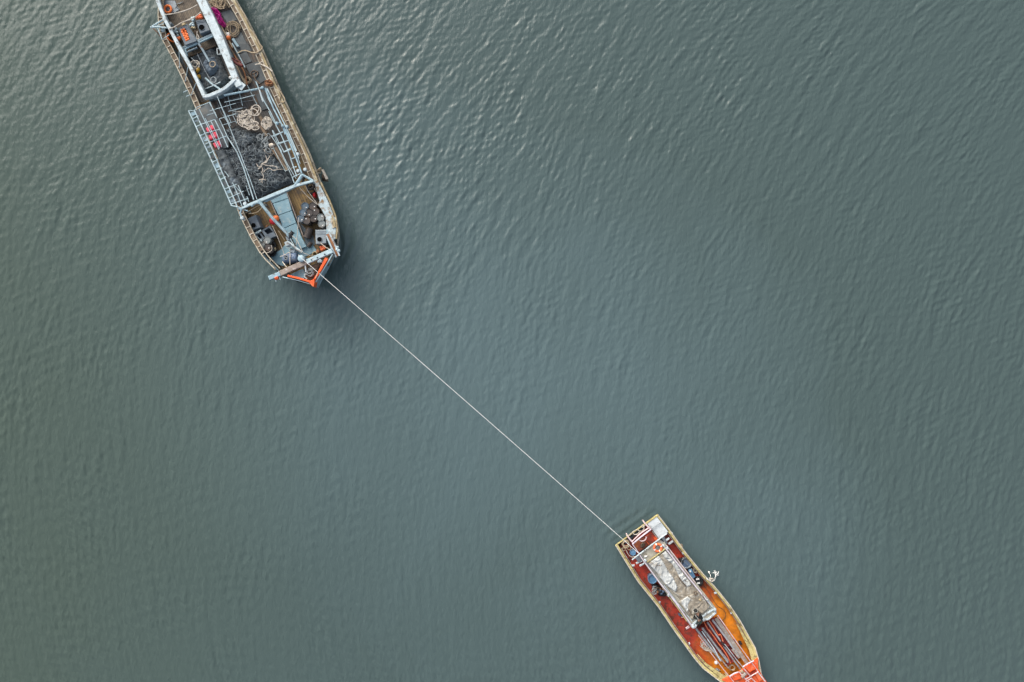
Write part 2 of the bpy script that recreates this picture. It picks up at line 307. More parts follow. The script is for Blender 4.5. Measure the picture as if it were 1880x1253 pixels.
def offset(pts, d):                                            # shift a polyline sideways (to its right in plan)
    out = []
    for i, p in enumerate(pts):
        t = pts[min(i + 1, len(pts) - 1)] - pts[max(i - 1, 0)]; t.z = 0; t.normalize()
        out.append(Vector(p) + Vector((t.y, -t.x, 0)) * d)
    return out
def inside(x, y, poly):
    r = False; n = len(poly)
    for i in range(n):
        x1, y1, x2, y2 = poly[i][0], poly[i][1], poly[i - 1][0], poly[i - 1][1]
        if (y1 > y) != (y2 > y) and x < (x2 - x1) * (y - y1) / (y2 - y1) + x1: r = not r
    return r
def edge_dist(x, y, poly):
    d = 1e9; n = len(poly)
    for i in range(n):
        ax, ay, bx, by = poly[i - 1][0], poly[i - 1][1], poly[i][0], poly[i][1]
        L2 = (bx - ax) ** 2 + (by - ay) ** 2 or 1e-9
        t = max(0, min(1, ((x - ax) * (bx - ax) + (y - ay) * (by - ay)) / L2))
        d = min(d, math.hypot(x - ax - t * (bx - ax), y - ay - t * (by - ay)))
    return d
def heap(poly, z0, h, step=0.07, fold=1.6, fall=0.5, seed=0.0, crease=0.5):   # a folded heap of net or cloth over a plan outline
    xs = [p[0] for p in poly]; ys = [p[1] for p in poly]; b = B(); idx = {}
    nx = int((max(xs) - min(xs)) / step) + 2; ny = int((max(ys) - min(ys)) / step) + 2
    for j in range(ny):
        for i in range(nx):
            x = min(xs) + i * step; y = min(ys) + j * step
            if not inside(x, y, poly): continue
            d = edge_dist(x, y, poly); e = min(1.0, d / fall); e = e * (2 - e)
            v = Vector((x * fold + seed, y * fold, seed)); wv = Vector((mnoise.noise(v * 0.7), mnoise.noise(v * 0.7 + Vector((9, 3, 1))), 0))
            r = 1 - abs(mnoise.noise(v + wv * 1.3)) * 2.2; r2 = 1 - abs(mnoise.noise(v * 2.3 + wv * 2)) * 2.0
            lo = mnoise.noise(v * 0.35) * 0.5 + 0.5
            z = z0 + h * e * (0.35 + 0.4 * lo + crease * (0.28 * r + 0.16 * r2))
            idx[(i, j)] = len(b.v); b.v.append(Vector((x + 0.05 * wv.x, y + 0.05 * wv.y, max(z, z0 + 0.01))))
    for (i, j) in idx:
        q = [(i, j), (i + 1, j), (i + 1, j + 1), (i, j + 1)]
        if all(k in idx for k in q): b.f.append(tuple(idx[k] for k in q))
    return b
def coil_pts(c, R, turns, z, spread=0.25, rise=0.18, seg=18, squash=1.0, ang=0.0):
    c = Vector(c); pts = []; ph = random.random() * 6; ox = oy = 0.0; rr = R
    for k in range(int(turns * seg) + 1):
        a = ph + 2 * math.pi * k / seg
        if k % seg == 0:
            tx, ty, tr = random.uniform(-1, 1) * R * spread, random.uniform(-1, 1) * R * spread, R * random.uniform(0.35 if spread > .3 else .6, 1.0)
        ox += (tx - ox) * 0.15; oy += (ty - oy) * 0.15; rr += (tr - rr) * 0.15
        x = ox + rr * math.cos(a); y = (oy + rr * math.sin(a)) * squash
        ca, sa = math.cos(ang), math.sin(ang)
        pts.append(Vector((c.x + x * ca - y * sa, c.y + x * sa + y * ca, z + rise * k / (turns * seg) + 0.02 * math.sin(a * 2.7))))
    return pts
def tangle_pts(c, R, turns, z, small=.3, big=.65, wander=.55, rise=.2, seg=14, squash=1.0, ang=0.0):   # loose loops that cross each other
    c = Vector(c); pts = []; a = random.random() * 6; cx = cy = 0.0; tr = rr = R * .5; dr = 1; tx = ty = 0; N = int(turns * seg); ca, sa = math.cos(ang), math.sin(ang)
    for k in range(N):
        if k % seg == 0:
            tr = R * random.uniform(small, big); th = random.uniform(0, 6.3); d_ = R * wander * math.sqrt(random.random()); tx, ty = d_ * math.cos(th), d_ * math.sin(th)
            if random.random() < .25: dr = -dr
        a += dr * 2 * math.pi / seg; cx += (tx - cx) * .13; cy += (ty - cy) * .13; rr += (tr - rr) * .2
        x = cx + rr * math.cos(a); y = (cy + rr * math.sin(a) * random.uniform(.97, 1.03)) * squash
        pts.append(Vector((c.x + x * ca - y * sa, c.y + x * sa + y * ca, z + rise * (k / N) + .03 * math.sin(a * 1.7 + k * .05))))
    return pts
def scribble_pts(c, R, n, z, lift=.2, squash=1.0, ang=0.0, lo=.35):      # a dropped rope: big bights that cross the middle
    c = Vector(c); a = random.uniform(0, 6.3); out = []; ca, sa = math.cos(ang), math.sin(ang)
    for k in range(n):
        a += random.choice((1, 1, 1, -1)) * random.uniform(.7, 1.9); rr = R * random.uniform(lo, 1.0)
        x, y = rr * math.cos(a), rr * math.sin(a) * squash
        out.append(Vector((c.x + x * ca - y * sa, c.y + x * sa + y * ca, z + lift * random.random())))
    return out
def rope(name, label, m, pts, r, cat='rope', smooth_n=5, group=None, n=6):
    return B().tube(catmull(pts, smooth_n), r, n).thing(name, m, label, cat, group)

# ================================================================== WATER
L1 = [(300, -110), (296, -60), (291, 0), (290, 38), (297, 73), (307, 90), (317, 109), (326, 127), (335, 146), (345, 167), (354.6, 188), (363, 208), (382, 254), (401, 298), (422, 350), (440, 396),
      (459, 435), (480, 470), (510, 501), (540, 516), (575, 526)]
R1 = [(378, -125), (404, -60), (431, 0), (450, 32), (480, 92), (505, 150), (541, 230), (564, 278), (585, 333), (604, 371), (617, 411), (619, 441), (609, 468), (594, 495), (575, 526)]
def zr1(py): return 2.3 if py < 330 else 2.3 + 0.75 * ((py - 330) / 196) ** 1.5
L1w = [P(0, x, y, zr1(y)) for x, y in L1]; R1w = [P(0, x, y, zr1(y)) for x, y in R1]
L2 = [(1130, 1002), (1170, 1067), (1207, 1113), (1239, 1160), (1273, 1207), (1289, 1226), (1324, 1253), (1366, 1276), (1412, 1290)]
R2 = [(1208, 945), (1231, 975), (1257, 1012), (1287, 1049), (1316, 1081), (1340, 1111), (1358, 1138), (1377, 1172), (1386, 1188), (1393, 1212), (1397, 1236), (1405, 1258), (1412, 1290)]
def zr2(py): return 1.3 if py < 1150 else 1.3 + 0.45 * ((py - 1150) / 140) ** 1.5
L2w = [P(0, x, y, zr2(y)) for x, y in L2]; R2w = [P(0, x, y, zr2(y)) for x, y in R2]

def water():
    def axis(half, step):
        a = np.arange(-half, half + 1e-6, step); e = [half]; s = step
        while e[-1] < 6000: s *= 1.45; e.append(e[-1] + s)
        e = np.array(e[1:]); return np.concatenate([-e[::-1], a, e])
    X, Y = np.meshgrid(axis(43.5, 0.1), axis(29.5, 0.1)); H = np.zeros_like(X)
    S = 0.9 * X - 0.22 * Y - 0.0045 * X * Y - 0.009 * Y * Y
    def lowf(seed, k0):
        r = np.random.default_rng(seed); o = np.zeros_like(X)
        for _ in range(7):
            a = r.uniform(0, 6.28); k = k0 * r.uniform(0.5, 1.8); o += np.sin(k * (X * math.cos(a) + Y * math.sin(a)) + r.uniform(0, 6.28))
        return o / 2.6
    warp = lowf(5, 0.30); patch = (1.1 + 0.28 * np.clip(lowf(14, 0.11), -1.6, 1.6)) * (1 + 0.22 * np.clip(lowf(41, 0.55), -1.6, 1.6)); p2 = lowf(21, 0.45); p3 = lowf(33, 0.7)
    r = np.random.default_rng(3)
    for i in range(64):
        lam = 0.41 * (2.6 / 0.41) ** (r.random() ** 2.0); k = 2 * math.pi / lam
        sp = 0.30 if lam > 0.9 else 0.42
        dx, dy = r.normal(0, sp), r.normal(0, sp)
        ph = k * (S + dx * X + dy * Y) + 1.6 * warp * r.normal(0, 1) + 1.4 * p2 * r.normal(0, 1) + r.uniform(0, 6.28)
        am = 0.0165 * 1.85 * min(lam, 0.62) ** 0.95 / k ** 0.15 / 6.0
        grp = 1.0 + 0.6 * np.sin(0.35 * (X * r.normal() + Y * r.normal()) + r.uniform(0, 6.28) + p3)
        sn = np.sin(ph); H += am * grp * (sn + 0.4 * (sn * sn - 0.5))
    H *= patch
    # ripples spreading from the two hulls
    for poly in (L1w + R1w[::-1], L2w + R2w[::-1]):
        q = np.array([(p.x, p.y) for p in poly]); D = np.full_like(X, 1e9)
        m = (X > q[:, 0].min() - 9) & (X < q[:, 0].max() + 9) & (Y > q[:, 1].min() - 9) & (Y < q[:, 1].max() + 9)
        x, y = X[m], Y[m]; d = np.full_like(x, 1e9)
        for a, b in zip(q, np.roll(q, -1, 0)):
            e = b - a; L = max((e ** 2).sum(), 1e-9); t = np.clip(((x - a[0]) * e[0] + (y - a[1]) * e[1]) / L, 0, 1)
            d = np.minimum(d, np.hypot(x - a[0] - t * e[0], y - a[1] - t * e[1]))
        calm = 1 - 0.45 * np.exp(-(d / 3.0) ** 2)
        bw = poly[len(L1w) - 1 if poly[0] is L1w[0] else 0]; near = 1 + (1.6 if poly[0] is L1w[0] else 0.2) * np.exp(-(((x - bw.x - 1.6) ** 2 + (y - bw.y - 2.0) ** 2) / 14.0))
        H[m] = H[m] * calm + near * 0.024 * np.cos(2 * math.pi * d / 0.8 + 3.6 * p2[m] + 2.0 * p3[m]) * np.exp(-d / 2.2) * np.clip(0.5 + 0.9 * lowf(77, 0.9)[m], 0, 1.5) * (0.6 + 0.4 * p3[m])
    fade = np.clip(1.6 - np.maximum(np.abs(X) / 43.5, np.abs(Y) / 29.5) * 0.62, 0, 1); fade[np.maximum(np.abs(X) / 43.5, np.abs(Y) / 29.5) > 1.02] = 0
    H *= fade
    ny, nx = X.shape; v = np.stack([X, Y, H], -1).reshape(-1, 3)
    i = np.arange(ny * nx).reshape(ny, nx); f = np.stack([i[:-1, :-1], i[:-1, 1:], i[1:, 1:], i[1:, :-1]], -1).reshape(-1, 4)
    me = bpy.data.meshes.new('water'); me.vertices.add(len(v)); me.vertices.foreach_set('co', v.ravel())
    me.loops.add(f.size); me.loops.foreach_set('vertex_index', f.ravel()); me.polygons.add(len(f))
    me.polygons.foreach_set('loop_start', np.arange(0, f.size, 4)); me.polygons.foreach_set('loop_total', np.full(len(f), 4))
    me.polygons.foreach_set('use_smooth', np.ones(len(f), bool)); me.update(calc_edges=True)
    o = bpy.data.objects.new('water', me); C.objects.link(o); o['kind'] = 'structure'; o['label'] = 'murky grey green sea with small wind ripples'
    m = bpy.data.materials.new('murky_water'); m.use_nodes = True; t = m.node_tree; n = t.nodes; L = t.links.new; b = n['Principled BSDF']
    b.inputs['IOR'].default_value = 1.333; b.inputs['Roughness'].default_value = 0.13
    tc = n.new('ShaderNodeTexCoord')
    # olive water to the west; sky sheen painted into the colour, paler blue grey middle, darker edges, patchy at every scale
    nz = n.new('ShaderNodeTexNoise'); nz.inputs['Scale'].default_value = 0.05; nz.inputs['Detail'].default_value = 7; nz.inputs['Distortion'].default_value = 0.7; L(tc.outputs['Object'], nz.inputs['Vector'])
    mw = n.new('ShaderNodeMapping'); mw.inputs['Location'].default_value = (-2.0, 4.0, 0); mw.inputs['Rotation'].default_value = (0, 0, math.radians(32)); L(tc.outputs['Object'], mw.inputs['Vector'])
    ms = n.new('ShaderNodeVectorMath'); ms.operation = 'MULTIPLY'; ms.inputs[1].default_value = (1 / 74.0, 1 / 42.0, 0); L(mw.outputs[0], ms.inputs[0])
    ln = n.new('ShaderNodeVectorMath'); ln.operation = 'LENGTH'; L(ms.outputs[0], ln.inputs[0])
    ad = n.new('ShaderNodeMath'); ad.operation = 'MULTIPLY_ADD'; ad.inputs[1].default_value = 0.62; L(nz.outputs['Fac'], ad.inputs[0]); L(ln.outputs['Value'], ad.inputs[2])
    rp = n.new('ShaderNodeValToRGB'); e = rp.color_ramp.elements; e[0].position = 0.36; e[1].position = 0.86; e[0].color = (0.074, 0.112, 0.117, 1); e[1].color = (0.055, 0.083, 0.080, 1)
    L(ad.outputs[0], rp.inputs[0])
    sx = n.new('ShaderNodeSeparateXYZ'); L(tc.outputs['Object'], sx.inputs[0]); ol = n.new('ShaderNodeMath'); ol.operation = 'MULTIPLY_ADD'; ol.inputs[1].default_value = 22.0; L(nz.outputs['Fac'], ol.inputs[0]); L(sx.outputs['X'], ol.inputs[2])
    mr = n.new('ShaderNodeMapRange'); mr.inputs['From Min'].default_value = -36.0; mr.inputs['From Max'].default_value = -4.0; mr.inputs['To Min'].default_value = 0.85; mr.inputs['To Max'].default_value = 0.0; L(ol.outputs[0], mr.inputs['Value'])
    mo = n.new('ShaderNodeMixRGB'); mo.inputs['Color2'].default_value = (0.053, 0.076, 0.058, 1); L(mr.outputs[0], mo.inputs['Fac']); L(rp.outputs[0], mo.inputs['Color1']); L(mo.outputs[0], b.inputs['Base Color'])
    mp = n.new('ShaderNodeMapping'); mp.inputs['Rotation'].default_value = (0, 0, math.radians(14)); mp.inputs['Scale'].default_value = (1.0, 0.45, 1.0); L(tc.outputs['Object'], mp.inputs['Vector'])
    n1 = n.new('ShaderNodeTexNoise'); n1.inputs['Scale'].default_value = 4.6; n1.inputs['Detail'].default_value = 4; n1.inputs['Roughness'].default_value = 0.5; n1.inputs['Distortion'].default_value = 0.6; L(mp.outputs[0], n1.inputs['Vector'])
    bp = n.new('ShaderNodeBump'); bp.inputs['Strength'].default_value = 0.6; bp.inputs['Distance'].default_value = 0.06; L(n1.outputs['Fac'], bp.inputs['Height'])
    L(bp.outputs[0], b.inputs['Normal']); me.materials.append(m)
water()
# ================================================================== LARGE FISHING BOAT
def hull_mesh(Lw, Rw, N, name, parent, m, deck_z, deck_m, flare=0.09, deep=-0.7, rail_drop=0.0):
    def stations(pts, N):
        d = [0.0]
        for a, b in zip(pts, pts[1:]): d.append(d[-1] + (b - a).length)
        out = []
        for k in range(N + 1):
            t = d[-1] * k / N; i = max(j for j in range(len(d)) if d[j] <= t + 1e-9); i = min(i, len(pts) - 2)
            out.append(pts[i].lerp(pts[i + 1], (t - d[i]) / max(d[i + 1] - d[i], 1e-9)))
        return out
    SL, SR = stations(Lw, N), stations(Rw, N); b = B(); rings = []; decks = []
    for k, (l, r) in enumerate(zip(SL, SR)):
        c = (l + r) / 2; t = k / N; fl = flare + 0.10 * t ** 4
        back = (SL[0] + SR[0]) / 2 - (SL[-1] + SR[-1]) / 2; back.z = 0; back.normalize()
        def low(p, f, z):
            q = p.lerp(c, f) + back * ((0.9 * t ** 6 / 3.0 - 0.42 * (1 - t) ** 10) * (p.z - z)); return Vector((q.x, q.y, z))
        decks.append((low(l, fl * .42, deck_z), low(r, fl * .42, deck_z)))
        rings.append([l, low(l, fl * 0.5, 0.9), low(l, fl, 0.0), low(l, 0.45, deep), low(r, 0.45, deep), low(r, fl, 0.0), low(r, fl * 0.5, 0.9), r])
    n = 8
    for g in rings: b.v += g
    for k in range(N):
        for i in range(n - 1): b.f.append((k * n + i, k * n + i + 1, (k + 1) * n + i + 1, (k + 1) * n + i))
    b.f.append(tuple(range(n)))
    h = b.part(name, m, parent)
    d = B(); 
    for l, r in decks: d.v += [l.lerp(r, .01), r.lerp(l, .01)]
    d.f = [(2 * k, 2 * k + 1, 2 * k + 3, 2 * k + 2) for k in range(N)]
    d.part('deck', deck_m, parent)
    iw = B()                                                    # inner lining of the bulwark
    for side in (SL, SR):
        s = 1 if side is SL else -1
        off = offset(side, -0.10 * s if False else 0.0)
        o = len(iw.v)
        cs = [(a + b_) / 2 for a, b_ in zip(SL, SR)]
        for p, c in zip(side, cs):
            q = p + (c - p).normalized() * min(0.10, (c - p).length * 0.5)
            iw.v += [Vector((q.x, q.y, deck_z)), Vector((q.x, q.y, p.z - 0.03))]
        iw.f += [(o + 2 * k, o + 2 * k + 1, o + 2 * k + 3, o + 2 * k + 2) for k in range(N)]
    return SL, SR, iw
ZD = 1.5
big = root('fishing_boat', (-23.5, 17.5, 0), 'long weathered blue and white wooden fishing boat loaded with nets and drums', 'boat')
SL, SR, lining = hull_mesh(L1w, R1w, 48, 'hull', big, 'dark_hull', ZD, 'fore_deck')
lining.part('bulwark_lining', 'pale_blue_paint', big)
toC = lambda k: ((SL[k] + SR[k]) / 2)
def inward(side, d):
    out = []
    for k, p in enumerate(side):
        c = toC(k); v = (c - p); v.z = 0; L = v.length
        out.append(p + v.normalized() * min(d, L * 0.8) if L > 1e-3 else p.copy())
    return out
up = lambda pts, z: [p + Vector((0, 0, z)) for p in pts]
e = 44
bar(big, 'outer_rail', 'cream_rail', up(inward(SL, 0.05), 0.10)[:e], 0.075, 0.16)
bar(big, 'inner_rail', 'cream_rail', up(inward(SL, 0.40), 0.08)[:e], 0.055, 0.14)
bar(big, 'outer_rail', 'hull_timber', up(inward(SR, 0.09), 0.10)[:e - 3], 0.17, 0.16)
bar(big, 'outer_rail', 'cream_rail', up(inward(SR, 0.24), 0.09)[:e - 3], 0.11, 0.16)
bar(big, 'inner_rail', 'cream_rail', up(inward(SR, 0.55), 0.08)[:e - 8], 0.06, 0.14)
for side, d, w_ in ((SL, 0.235, 0.32), (SR, 0.41, 0.27)):
    bar(big, 'bulwark_cap', 'brown_cap', up(inward(side, d), 0.02)[:e - 3], w_, 0.08)
bar(big, 'rubbing_strake', 'cream_rail', [Vector((p.x, p.y, p.z - 0.45)) for p in offset(SR, 0.0)][:46], 0.14, 0.14)
blk = B().beam((-0.155, 0, 0), (0.155, 0, 0), 0.055, 0.09).mesh('rail_block')
blk.materials.append(MATS['block_paint'])
for side, d, hi, lo in ((SL, 0.235, 42, 3), (SR, 0.41, 34, 3)):
    path = up(inward(side, d), 0.075)[lo:hi]; rs = resample(path, 0.6 if side is SL else 0.72)
    for i, p in enumerate(rs):
        t = (rs[min(i + 1, len(rs) - 1)] - rs[max(i - 1, 0)])
        o = bpy.data.objects.new('rail_block', blk); C.objects.link(o); o.parent = big; o.location = p - big.location
        o.rotation_euler = (0, 0, math.atan2(t.y, t.x) + math.pi / 2 + random.uniform(-0.06, 0.06)); o.scale = (0.95 if side is SL else 0.82, random.uniform(0.8, 1.2), 1)
# dark painted side decks and working deck amidships
def sheet(name, m, s, pts, z, parent=big, t=0.012): return B().prism(PS(s, pts, z), z - t, z, 0.004).part(name, m, parent)
sheet('side_deck', 'side_deck_paint', 7, [(345, 470), (420, 520), (560, 700), (640, 900), (700, 1010), (590, 985), (440, 690)], ZD + 0.02)
sheet('side_deck', 'aft_deck', 7, [(590, 990), (700, 1015), (860, 1230), (720, 1253), (665, 1170)], ZD + 0.02)
B().prism([P(7, 840, 0, ZD), P(7, 1140, 0, ZD), P(2, 1600, 500, ZD), P(4, 1340, 560, ZD), P(4, 1330, 800, ZD), P(5, 580, 400, ZD), P(8, 560, 1090, ZD), P(8, 190, 220, ZD), P(7, 900, 1200, ZD)], ZD - .02, ZD + .016, 0.004).part('working_deck', 'aft_deck', big)
for s, q in ((1, [(1130, 185), (1285, 140), (1375, 290), (1235, 335)]), (1, [(1400, 400), (1480, 560), (1560, 720), (1470, 740), (1380, 500)]),
             (1, [(1290, 560), (1400, 540), (1480, 720), (1350, 740)]), (2, [(1215, 150), (1320, 110), (1390, 240), (1290, 280)]),
             (2, [(1300, 290), (1500, 230), (1590, 480), (1450, 560)]), (2, [(1160, 20), (1340, 0), (1390, 100), (1210, 130)]), (3, [(1090, 190), (1200, 150), (1290, 380), (1180, 420)])):
    zm = ZD + .05 + .007 * len([o_ for o_ in big.children if o_.name.startswith('deck_mat')])
    B().prism(PS(s, q, zm), ZD + .02, zm, .01).part('deck_mat', 'deck_mat', big)

# raised white coaming aft
ZW = 3.0
bar(big, 'coaming_beam', 'white_paint', PS(7, [(232, -120), (262, 20), (340, 225), (440, 420), (530, 590), (640, 785), (745, 1000), (815, 1150)], ZW), [.3, .28, .26, .24, .3, .26, .26, .3], 0.22)
bar(big, 'coaming_beam', 'white_paint', PS(7, [(720, -120), (785, 0), (895, 230), (1000, 460), (1100, 700), (1190, 930), (1245, 1045)], ZW), [.66, .66, .68, .66, .56, .5, .5], 0.22)
bar(big, 'coaming_front', 'white_paint', catmull(PS(7, [(805, 1165), (870, 1160), (960, 1125), (1060, 1075), (1140, 1010), (1195, 955)], ZW + .06), 4), 0.27, 0.34)
bar(big, 'coaming_lip', 'white_paint', catmull(PS(7, [(830, 1195), (900, 1182), (985, 1150), (1075, 1098), (1150, 1035), (1210, 985)], ZW - .35), 4), 0.2, 0.12)
for pts, w_ in (([(232, -120), (262, 20), (340, 225), (530, 590), (745, 1000), (815, 1150)], .06), ([(750, -120), (830, 0), (940, 230), (1040, 460), (1130, 700), (1210, 930)], .06)):
    bar(big, 'coaming_wall', 'white_paint', PS(7, pts, ZW - .22), w_, ZW - .22 - ZD)
bar(big, 'coaming_wall', 'pale_blue_paint', PS(7, [(815, 1160), (960, 1125), (1060, 1075), (1195, 955)], ZW - .28), .06, ZW - .28 - ZD)
bar(big, 'roof_plate', 'white_paint', PS(7, [(1200, 985), (1300, 1065)], ZW - .1), .55, .05)
B().prism(PS(7, [(235, -115), (715, -115), (790, 10), (930, 330), (985, 480), (960, 545), (625, 692), (560, 590), (400, 320), (265, 20)], 2.0), 1.92, 2.0).part('platform', 'shelf_wood', big)
bar(big, 'platform_edge', 'brown_cap', PS(7, [(620, 690), (965, 548)], 2.05), .08, .14)
B().prism(PS(7, [(268, 35), (330, 0), (470, 10), (520, 140), (350, 175)], 2.04), 2.0, 2.04).part('platform_plate', 'light_grey_plastic', big)
for pts, w_, m_ in (([(545, 585), (735, 500), (925, 412)], .16, 'grey_blue_beam'), ([(560, 605), (735, 525), (935, 432)], .1, 'pale_blue_paint'), ([(605, 298), (735, 500), (800, 600), (885, 748)], .15, 'grey_blue_beam'),
                    ([(600, 640), (640, 615), (735, 575)], .07, 'grey_blue_beam'), ([(590, 600), (612, 680)], .12, 'pale_blue_paint')):
    bar(big, 'cross_beam', m_, PS(7, pts, 2.6), w_, .16)
for a, b_ in (((520, 590), (526, 830)), ((628, 810), (593, 990)), ((722, 1012), (664, 1165)), ((398, 425), (318, 482))):
    bar(big, 'stay_pipe', 'pale_pipe', [P(7, *a, ZW - .1), P(7, *b_, 2.35)], .05)
for pts, w_ in (([(175, 335), (325, 245)], .13), ([(175, 335), (250, 328), (370, 340)], .13), ([(255, 320), (380, 265), (300, 300)], .06), ([(262, 345), (315, 480)], .07)):
    bar(big, 'outrigger_bar', 'pale_pipe', PS(7, pts[:2] if len(pts) == 3 and w_ < .1 else pts, 2.7), w_)
bar(big, 'outrigger_knee', 'brown_hose', PS(7, [(205, 345), (262, 400), (318, 475)], 2.3), .12)
for pts, w_, m_ in (([(838, 948), (905, 1010), (1015, 1082)], .13, 'pale_pipe'), ([(838, 1078), (930, 1040), (1022, 995)], .075, 'white_paint'), ([(738, 650), (830, 850), (920, 1005)], .04, 'steel'), ([(660, 700), (700, 730)], .05, 'steel')):
    bar(big, 'hold_pipe', m_, PS(7, pts, 2.3), w_)
fr = B()
for a, b_ in (((975, 590), (1010, 585)), ((1010, 585), (1028, 655)), ((1028, 655), (985, 660)), ((985, 660), (975, 590))): fr.beam(P(7, *a, 2.4), P(7, *b_, 2.4), .08, .08)
fr.part('hatch_frame', 'white_paint', big)
# hold contents
heap(PS(7, [(640, 700), (950, 560), (1010, 660), (1150, 960), (1080, 1060), (840, 1150), (740, 970)], 1.5), 1.52, 0.7, .07, 1.7, .5, 3.3).thing('black_net', 'dark_net', 'black net filling the sunken hold inside the white coaming', 'net')
heap(PS(7, [(850, 700), (960, 690), (1010, 830), (960, 900), (900, 930), (840, 880), (800, 780)], 2.0), 1.95, 0.55, .05, 2.6, .35, 8.1).thing('blue_net', 'blue_net', 'slate blue net heaped in the hold around a metal hoop', 'net')
B().torus(P(7, 925, 780, 2.55), .22, .03).thing('metal_hoop', 'beige_rope', 'small pale metal hoop on the slate blue net in the hold', 'hoop')
B().torus(P(7, 935, 970, 2.35), .22, .035).thing('rubber_hoop', 'grey_rope', 'dark grey hoop near the curved white coaming front', 'hoop')
heap(PS(7, [(725, 815), (770, 810), (778, 860), (740, 895), (718, 870)], 2.2), 2.1, .35, .035, 4, .12, 1).thing('yellow_oilskin', 'yellow_cloth', 'crumpled mustard yellow oilskin in the hold by the white beam', 'oilskin')
B().prism(PS(7, [(725, 910), (765, 900), (770, 940), (735, 950)], 2.2), 1.95, 2.2, .03).thing('yellow_box', 'yellow_cloth', 'small mustard yellow box below the crumpled oilskin', 'box')
B().tube(catmull(scribble_pts(P(7, 715, 785, 2.3), .4, 20, 2.2, .2), 5), .032, 5).thing('cream_rope_tangle', 'white_rope', 'cream rope tangle above the yellow oilskin in the hold', 'rope')
B().ball(P(7, 1143, 943, 2.3), .13).thing('white_buoy', 'white_plastic', 'single white buoy in the corner of the dark hold', 'buoy')

# things on the aft platform
B().torus(P(7, 383, 113, 2.16), .27, .085).thing('orange_ring_buoy', 'orange_plastic', 'bright orange ring buoy lying on the grey plate at the aft platform', 'ring buoy')
B().torus(P(7, 428, 458, 2.0), .33, .06, axis=(.75, .2, .6)).thing('orange_ring_buoy', 'orange_plastic', 'orange ring buoy leaning outside the narrow white beam above the side deck', 'ring buoy')
def open_bin(name, label, m, s, outer, inner, z0, z1, cat='bin', depth=None):
    o = PS(s, outer, z1); i_ = PS(s, inner, z1); n = len(o); r = root(name, (sum(p.x for p in o) / n, sum(p.y for p in o) / n, z0), label, cat); b = B(); zb = z0 + .04 if depth is None else z1 - depth
    ctr = Vector((r.location.x, r.location.y, 0))
    low = [Vector((ctr.x + (p.x - ctr.x) * .93, ctr.y + (p.y - ctr.y) * .93, z0)) for p in o]
    lowi = [Vector((p.x, p.y, zb)) for p in i_]
    b.v = low + [Vector((p.x, p.y, z1 - .02)) for p in o] + [Vector((ctr.x + (p.x - ctr.x) * .985, ctr.y + (p.y - ctr.y) * .985, z1)) for p in o] + i_ + lowi
    for k in range(4): b.f += [(k * n + j, k * n + (j + 1) % n, (k + 1) * n + (j + 1) % n, (k + 1) * n + j) for j in range(n)]
    b.f += [tuple(range(n))[::-1], tuple(range(4 * n, 5 * n))]
    b.part('body', m, r)
    rim = B(); rim.path([p + Vector((0, 0, .02)) for p in o] + [o[0] + Vector((0, 0, .02))], .05, .05); rim.part('rim', m, r); return r
open_bin('grey_bin', 'blue grey bin full of orange floats on the aft platform', 'grey_plastic', 7, [(512, 345), (612, 303), (728, 500), (592, 548)], [(540, 358), (600, 345), (655, 480), (602, 508)], 2.0, 2.75, depth=.25)
fl = B().ball((0, 0, 0), .115, 10).mesh('float', smooth=True)
def float_at(p, m, label, group, cat='float', r=1.0, nm='net_float'):
    me = fl.copy() if not fl.materials else None
    key = 'float_' + m
    if key not in bpy.data.meshes: k = fl.copy(); k.name = key; k.materials.append(MATS[m])
    o = bpy.data.objects.new(nm, bpy.data.meshes[key]); C.objects.link(o); o.location = p; o.scale = (r, r, r); tag(o, label, cat, group)
for x, y in [(553, 370), (580, 358), (602, 384), (562, 397), (578, 418), (603, 410), (622, 424), (588, 442), (610, 450), (600, 470), (628, 458), (612, 492), (636, 480)]:
    float_at(P(7, x, y, 2.66), 'orange_plastic', 'orange ball float inside the blue grey bin', 'orange floats in the grey bin', r=random.uniform(.95, 1.15))
for x, y in [(668, 300), (688, 288), (678, 226), (702, 220), (660, 312), (694, 312), (690, 250)]:
    float_at(P(7, x, y, 2.2), 'pale_ball', 'pale blue ball float heaped beside the tank with a round hole', 'pale floats by the tank', r=1.1)
for x, y in [(682, 338), (708, 343)]: float_at(P(7, x, y, 2.2), 'beige_ball', 'beige ball float next to the pale blue floats', 'beige floats by the tank')
for x, y in [(480, 372), (496, 398), (508, 440), (488, 355), (468, 385)]: float_at(P(7, x, y, 2.2), 'pale_ball', 'pale blue ball float between narrow white beam and grey bin', 'pale floats by the beam', r=1.1)
for x, y in [(508, 465), (530, 464), (522, 478)]: float_at(P(7, x, y, 2.2), 'orange_plastic', 'orange ball float between narrow white beam and grey bin', 'orange floats by the beam', r=1.05)
for x, y in [(738, 218), (760, 200), (782, 192), (772, 218), (795, 215)]: float_at(P(7, x, y, 2.25), 'orange_faded', 'faded orange float heaped behind the tank with a round hole', 'orange floats behind the tank', r=1.15)
def tank(name, label, m, s, quad, hole, hr, z0, z1, ribs=2, cat='tank'):
    q = PS(s, quad, z1); n = len(q); r = root(name, (sum(p.x for p in q) / n, sum(p.y for p in q) / n, z0), label, cat)
    B().prism(q, z0, z1, .07).part('body', m, r)
    h = P(s, *hole, z1 + .02); R = M_PX(s, hr, z1) * 1.35
    B().torus(h, R * 1.08, .02, n=7).part('filler_rim', m, r)
    B().lathe([(R, -.03), (R, .006)], h, n=20).part('filler_opening', 'hole_black', r)
    for k in range(ribs):
        t = .12 + .1 * k; a = q[0].lerp(q[3], t); b_ = q[1].lerp(q[2], t)
        bar(r, 'rib', m, [a.lerp(b_, .06) + Vector((0, 0, .025)), a.lerp(b_, .94) + Vector((0, 0, .025))], .05, .04)
    return r
